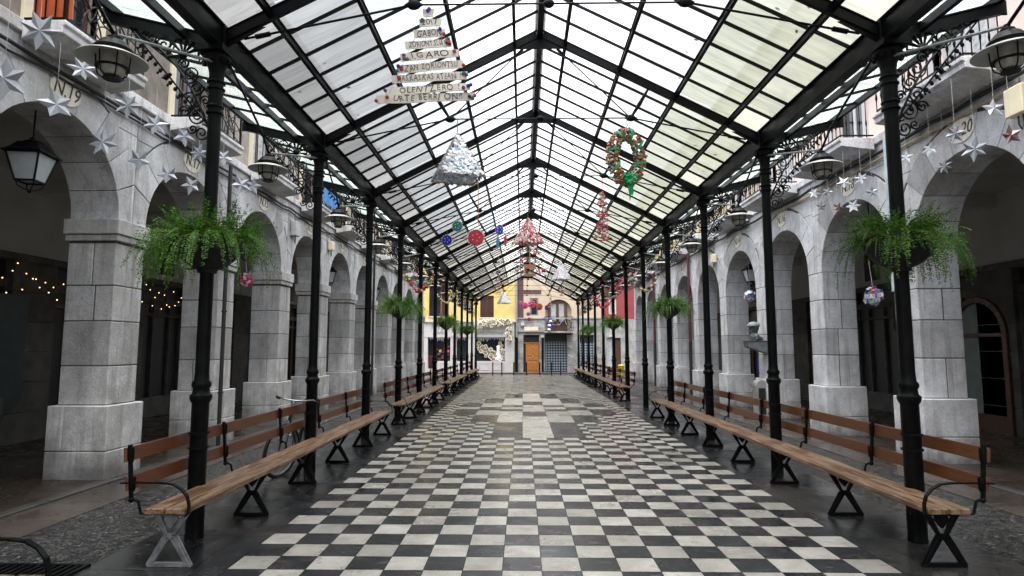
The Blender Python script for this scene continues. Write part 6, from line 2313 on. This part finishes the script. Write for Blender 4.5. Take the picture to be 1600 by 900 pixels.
for (xq, pyq) in ((887, 540), (887, 554)):
    g = MB(); g.bar((fx(xq), FY - .03, fz(pyq)), (fx(xq + 7), FY - .03, fz(pyq + 4)), 0.02, 0.07, (0, 0, 1)); g.build('white_stripe', M['white_paint'], Mh)
# window left with grey frame
def framed(parent, W, fm, gm, e=0.09, mull=True):
    g = MB(); panel(g, W[0], W[1], W[2], W[3], FY + 0.12, FY + 0.15); go = g.build('window', gm, parent)
    g = MB()
    panel(g, W[0], W[0] + e, W[2], W[3], FY + 0.03, FY + 0.12); panel(g, W[1] - e, W[1], W[2], W[3], FY + 0.03, FY + 0.12); panel(g, W[0] + e, W[1] - e, W[3] - e, W[3], FY + 0.03, FY + 0.12); panel(g, W[0] + e, W[1] - e, W[2], W[2] + e * .6, FY + 0.03, FY + 0.12)
    if mull: panel(g, (W[0] + W[1]) / 2 - .035, (W[0] + W[1]) / 2 + .035, W[2] + e * .6, W[3] - e, FY + 0.05, FY + 0.12)
    g.build('frame', fm, go)
framed(Mh, W1, M['slate'], M['dark_glass'], 0.1, False)
DW = (fx(859.5), fx(883), fz(503), fz(474))
g = MB(); panel(g, AR[0], AR[1], zs - 0.9, AR[3] + 0.3, FY + 0.26, FY + 0.30); g.build('recess_wall', M['render_beige'], Mh)
g = MB(); panel(g, DW[0], DW[1], DW[2], DW[3], FY + 0.19, FY + 0.21); go = g.build('balcony_door', M['curtain_glass'], Mh)
g = MB()
for (a, b) in ((DW[0] - .15, DW[0] + .06), (DW[1] - .06, DW[1] + .15), ((DW[0] + DW[1]) / 2 - .09, (DW[0] + DW[1]) / 2 + .09)): panel(g, a, b, BD[2], DW[3], FY + 0.12, FY + 0.19)
panel(g, DW[0] - .15, DW[1] + .15, DW[3], DW[3] + 0.15, FY + 0.12, FY + 0.19); panel(g, DW[0] + .06, DW[1] - .06, BD[2], DW[2] , FY + 0.13, FY + 0.188)
g.build('door_frame', M['shutter_wood'], go)
g = MB(); panel(g, AR[0] - .1, AR[1] + .1, BD[2] - 0.12, BD[2], FY - 0.75, FY + 0.1); bl = g.build('balcony', M['grey_stone_far'], Mh, bevel=0.01)
g = MB()
yb_ = FY - 0.72; za, zb3 = BD[2], BD[2] + 0.95
for zz in (za + .05, zb3): g.bar((AR[0] - .05, yb_, zz), (AR[1] + .05, yb_, zz), 0.03, 0.03)
for q in range(18):
    x = AR[0] - .05 + (AR[1] - AR[0] + .1) * q / 17; g.bar((x, yb_, za), (x, yb_, zb3), 0.014, 0.014, (0, 1, 0))
for x in (AR[0] - .05, AR[1] + .05):
    for zz in (za + .05, zb3): g.bar((x, yb_, zz), (x, FY, zz), 0.025, 0.025)
g.build('railing', M['iron'], bl)
g = MB(); g.bb(X0h, X1h, FY + 0.45, FY + 8, 0, 9.5); g.bb(X0h, X1h, FY - 0.4, FY + 0.5, 9.5, 9.7); g.build('rear_block', M['render_beige'], Mh)
t = thing('balcony_bicycle', 'black bicycle hung on the outside of the far balcony railing', 'bicycle', (fx(884), FY - 0.82, BD[2] + 0.1), R(90))
for yc in (0.0, 1.0):
    g = MB(); n = 24
    g.tube([(0, yc + .31 * math.cos(2 * PI * k / n), .33 + .31 * math.sin(2 * PI * k / n)) for k in range(n + 1)], 0.025, 6, False)
    for k in range(8): g.tube([(0, yc, .33), (0, yc + .3 * math.cos(k * PI / 4), .33 + .3 * math.sin(k * PI / 4))], 0.004, 4)
    g.build('wheel', M['rubber'], t)
g = MB(); g.tube([(0, 0, .33), (0, .18, .75), (0, .75, .72), (0, .5, .3), (0, .18, .72)], 0.02, 6); g.tube([(0, .75, .72), (0, 1.0, .33), (0, .5, .3)], 0.015, 6); g.tube([(-.2, .12, .85), (.2, .12, .85)], .015, 6); g.tube([(0, .75, .72), (0, .78, .85)], .015, 6)
g.build('frame', M['enamel'], t)
t = thing('balcony_figure', 'blue and white bundle tied at the left end of the far balcony', 'decoration', (fx(859), FY - 0.82, BD[2]))
for k in range(6):
    g = MB(); g.ball((rnd.uniform(-.1, .1), 0, .1 + k * .14), 0.12, 8, 5, (1, .6, .8)); g.build('cloth_bundle', M['blue' if k % 2 else 'white_card'], t, smooth='all')
# red house
Rh = thing('red_house', 'red rendered house with pale ground floor at the far right', 'building')
WR = (fx(951), fx(963), fz(491), fz(468))
g = MB(); panel(g, X1h, WR[0], fz(499), 9.5); panel(g, WR[1], 14, fz(499), 9.5); panel(g, WR[0], WR[1], fz(499), WR[2]); panel(g, WR[0], WR[1], WR[3], 9.5)
g.build('upper_wall', M['render_red'], Rh)
framed(Rh, WR, M['white_paint'], M['curtain_glass'], 0.1)
g = MB(); panel(g, X1h, fx(947), 0, fz(499)); panel(g, fx(969), 14, 0, fz(499)); panel(g, fx(947), fx(969), fz(528), fz(499)); g.build('ground_wall', M['grey_stone_far'], Rh)
g = MB(); panel(g, fx(947), fx(957), 0.3, fz(528), FY + .1, FY + .14); g.build('shop_window', M['curtain_glass'], Rh)
g = MB(); panel(g, fx(957), fx(959), 0.0, fz(528), FY, FY + .14); g.build('blue_post', M['sky_blue'], Rh)
g = MB(); panel(g, fx(959), fx(969), 0.0, fz(528), FY + .1, FY + .14); g.build('door', M['shutter_wood'], Rh)
g = MB(); g.bb(X1h, 14, FY + .35, FY + 8, 0, 9.5); g.bb(X1h, 14, FY - .4, FY + .35, 9.5, 9.7); g.build('rear_block', M['render_red'], Rh)
g = MB(); panel(g, fx(951), fx(960), fz(526.5), fz(524), FY - .06, FY - .005); g.build('wall_sign', M['white_paint'], Rh)

# bollards
bsrc = None
names = ['leftmost of the seven', 'second from the left of the seven', 'third from the left of the seven', 'middle one of the seven', 'third from the right of the seven', 'second from the right of the seven', 'rightmost of the seven']
for k, x in enumerate((-2.13, -1.57, -0.83, -0.03, 0.79, 1.52, 2.09)):
    lab = 'thin black street bollard, %s by the far street' % names[k]
    if bsrc is None:
        g = MB(); g.lathe([(0.055, 0), (0.055, 0.03), (0.035, 0.05), (0.035, 0.72), (0.045, 0.735), (0.045, 0.76), (0.03, 0.79), (0.01, 0.81)], n=12)
        bsrc = g.build('bollard', M['iron'], None, (x, 38.3, 0), smooth=True)
        tag(bsrc, lab, 'bollard', 'bollards along the far street')
    else:
        c = bsrc.copy(); COL.objects.link(c); c.location = (x, 38.3, 0); c['label'] = lab
t = thing('yellow_bin', 'yellow litter bin beside the last bench on the right', 'bin', (4.55, 30.2, -0.05))
g = MB(); g.lathe([(0.13, 0.4), (0.15, 0.85), (0.16, 0.87), (0.13, 0.92), (0.05, 0.94)], n=14); g.build('bin_body', M['yellow'], t, smooth=True)
g = MB(); g.tube([(0, 0, 0), (0, 0, 0.5)], 0.04, 8); g.build('bin_post', M['iron'], t)
t = thing('red_bin', 'dark red litter bin on a post at the far end of the left arcade', 'bin', (-5.35, 34.0, 0))
g = MB(); g.lathe([(0.15, 0.55), (0.19, 1.2), (0.17, 1.25)], n=12); g.build('bin_body', M['maroon'], t, smooth=True)
g = MB(); g.tube([(0, 0, 0), (0, 0, 0.6)], 0.03, 8); g.build('bin_post', M['iron'], t)

print('objects', len(bpy.data.objects))
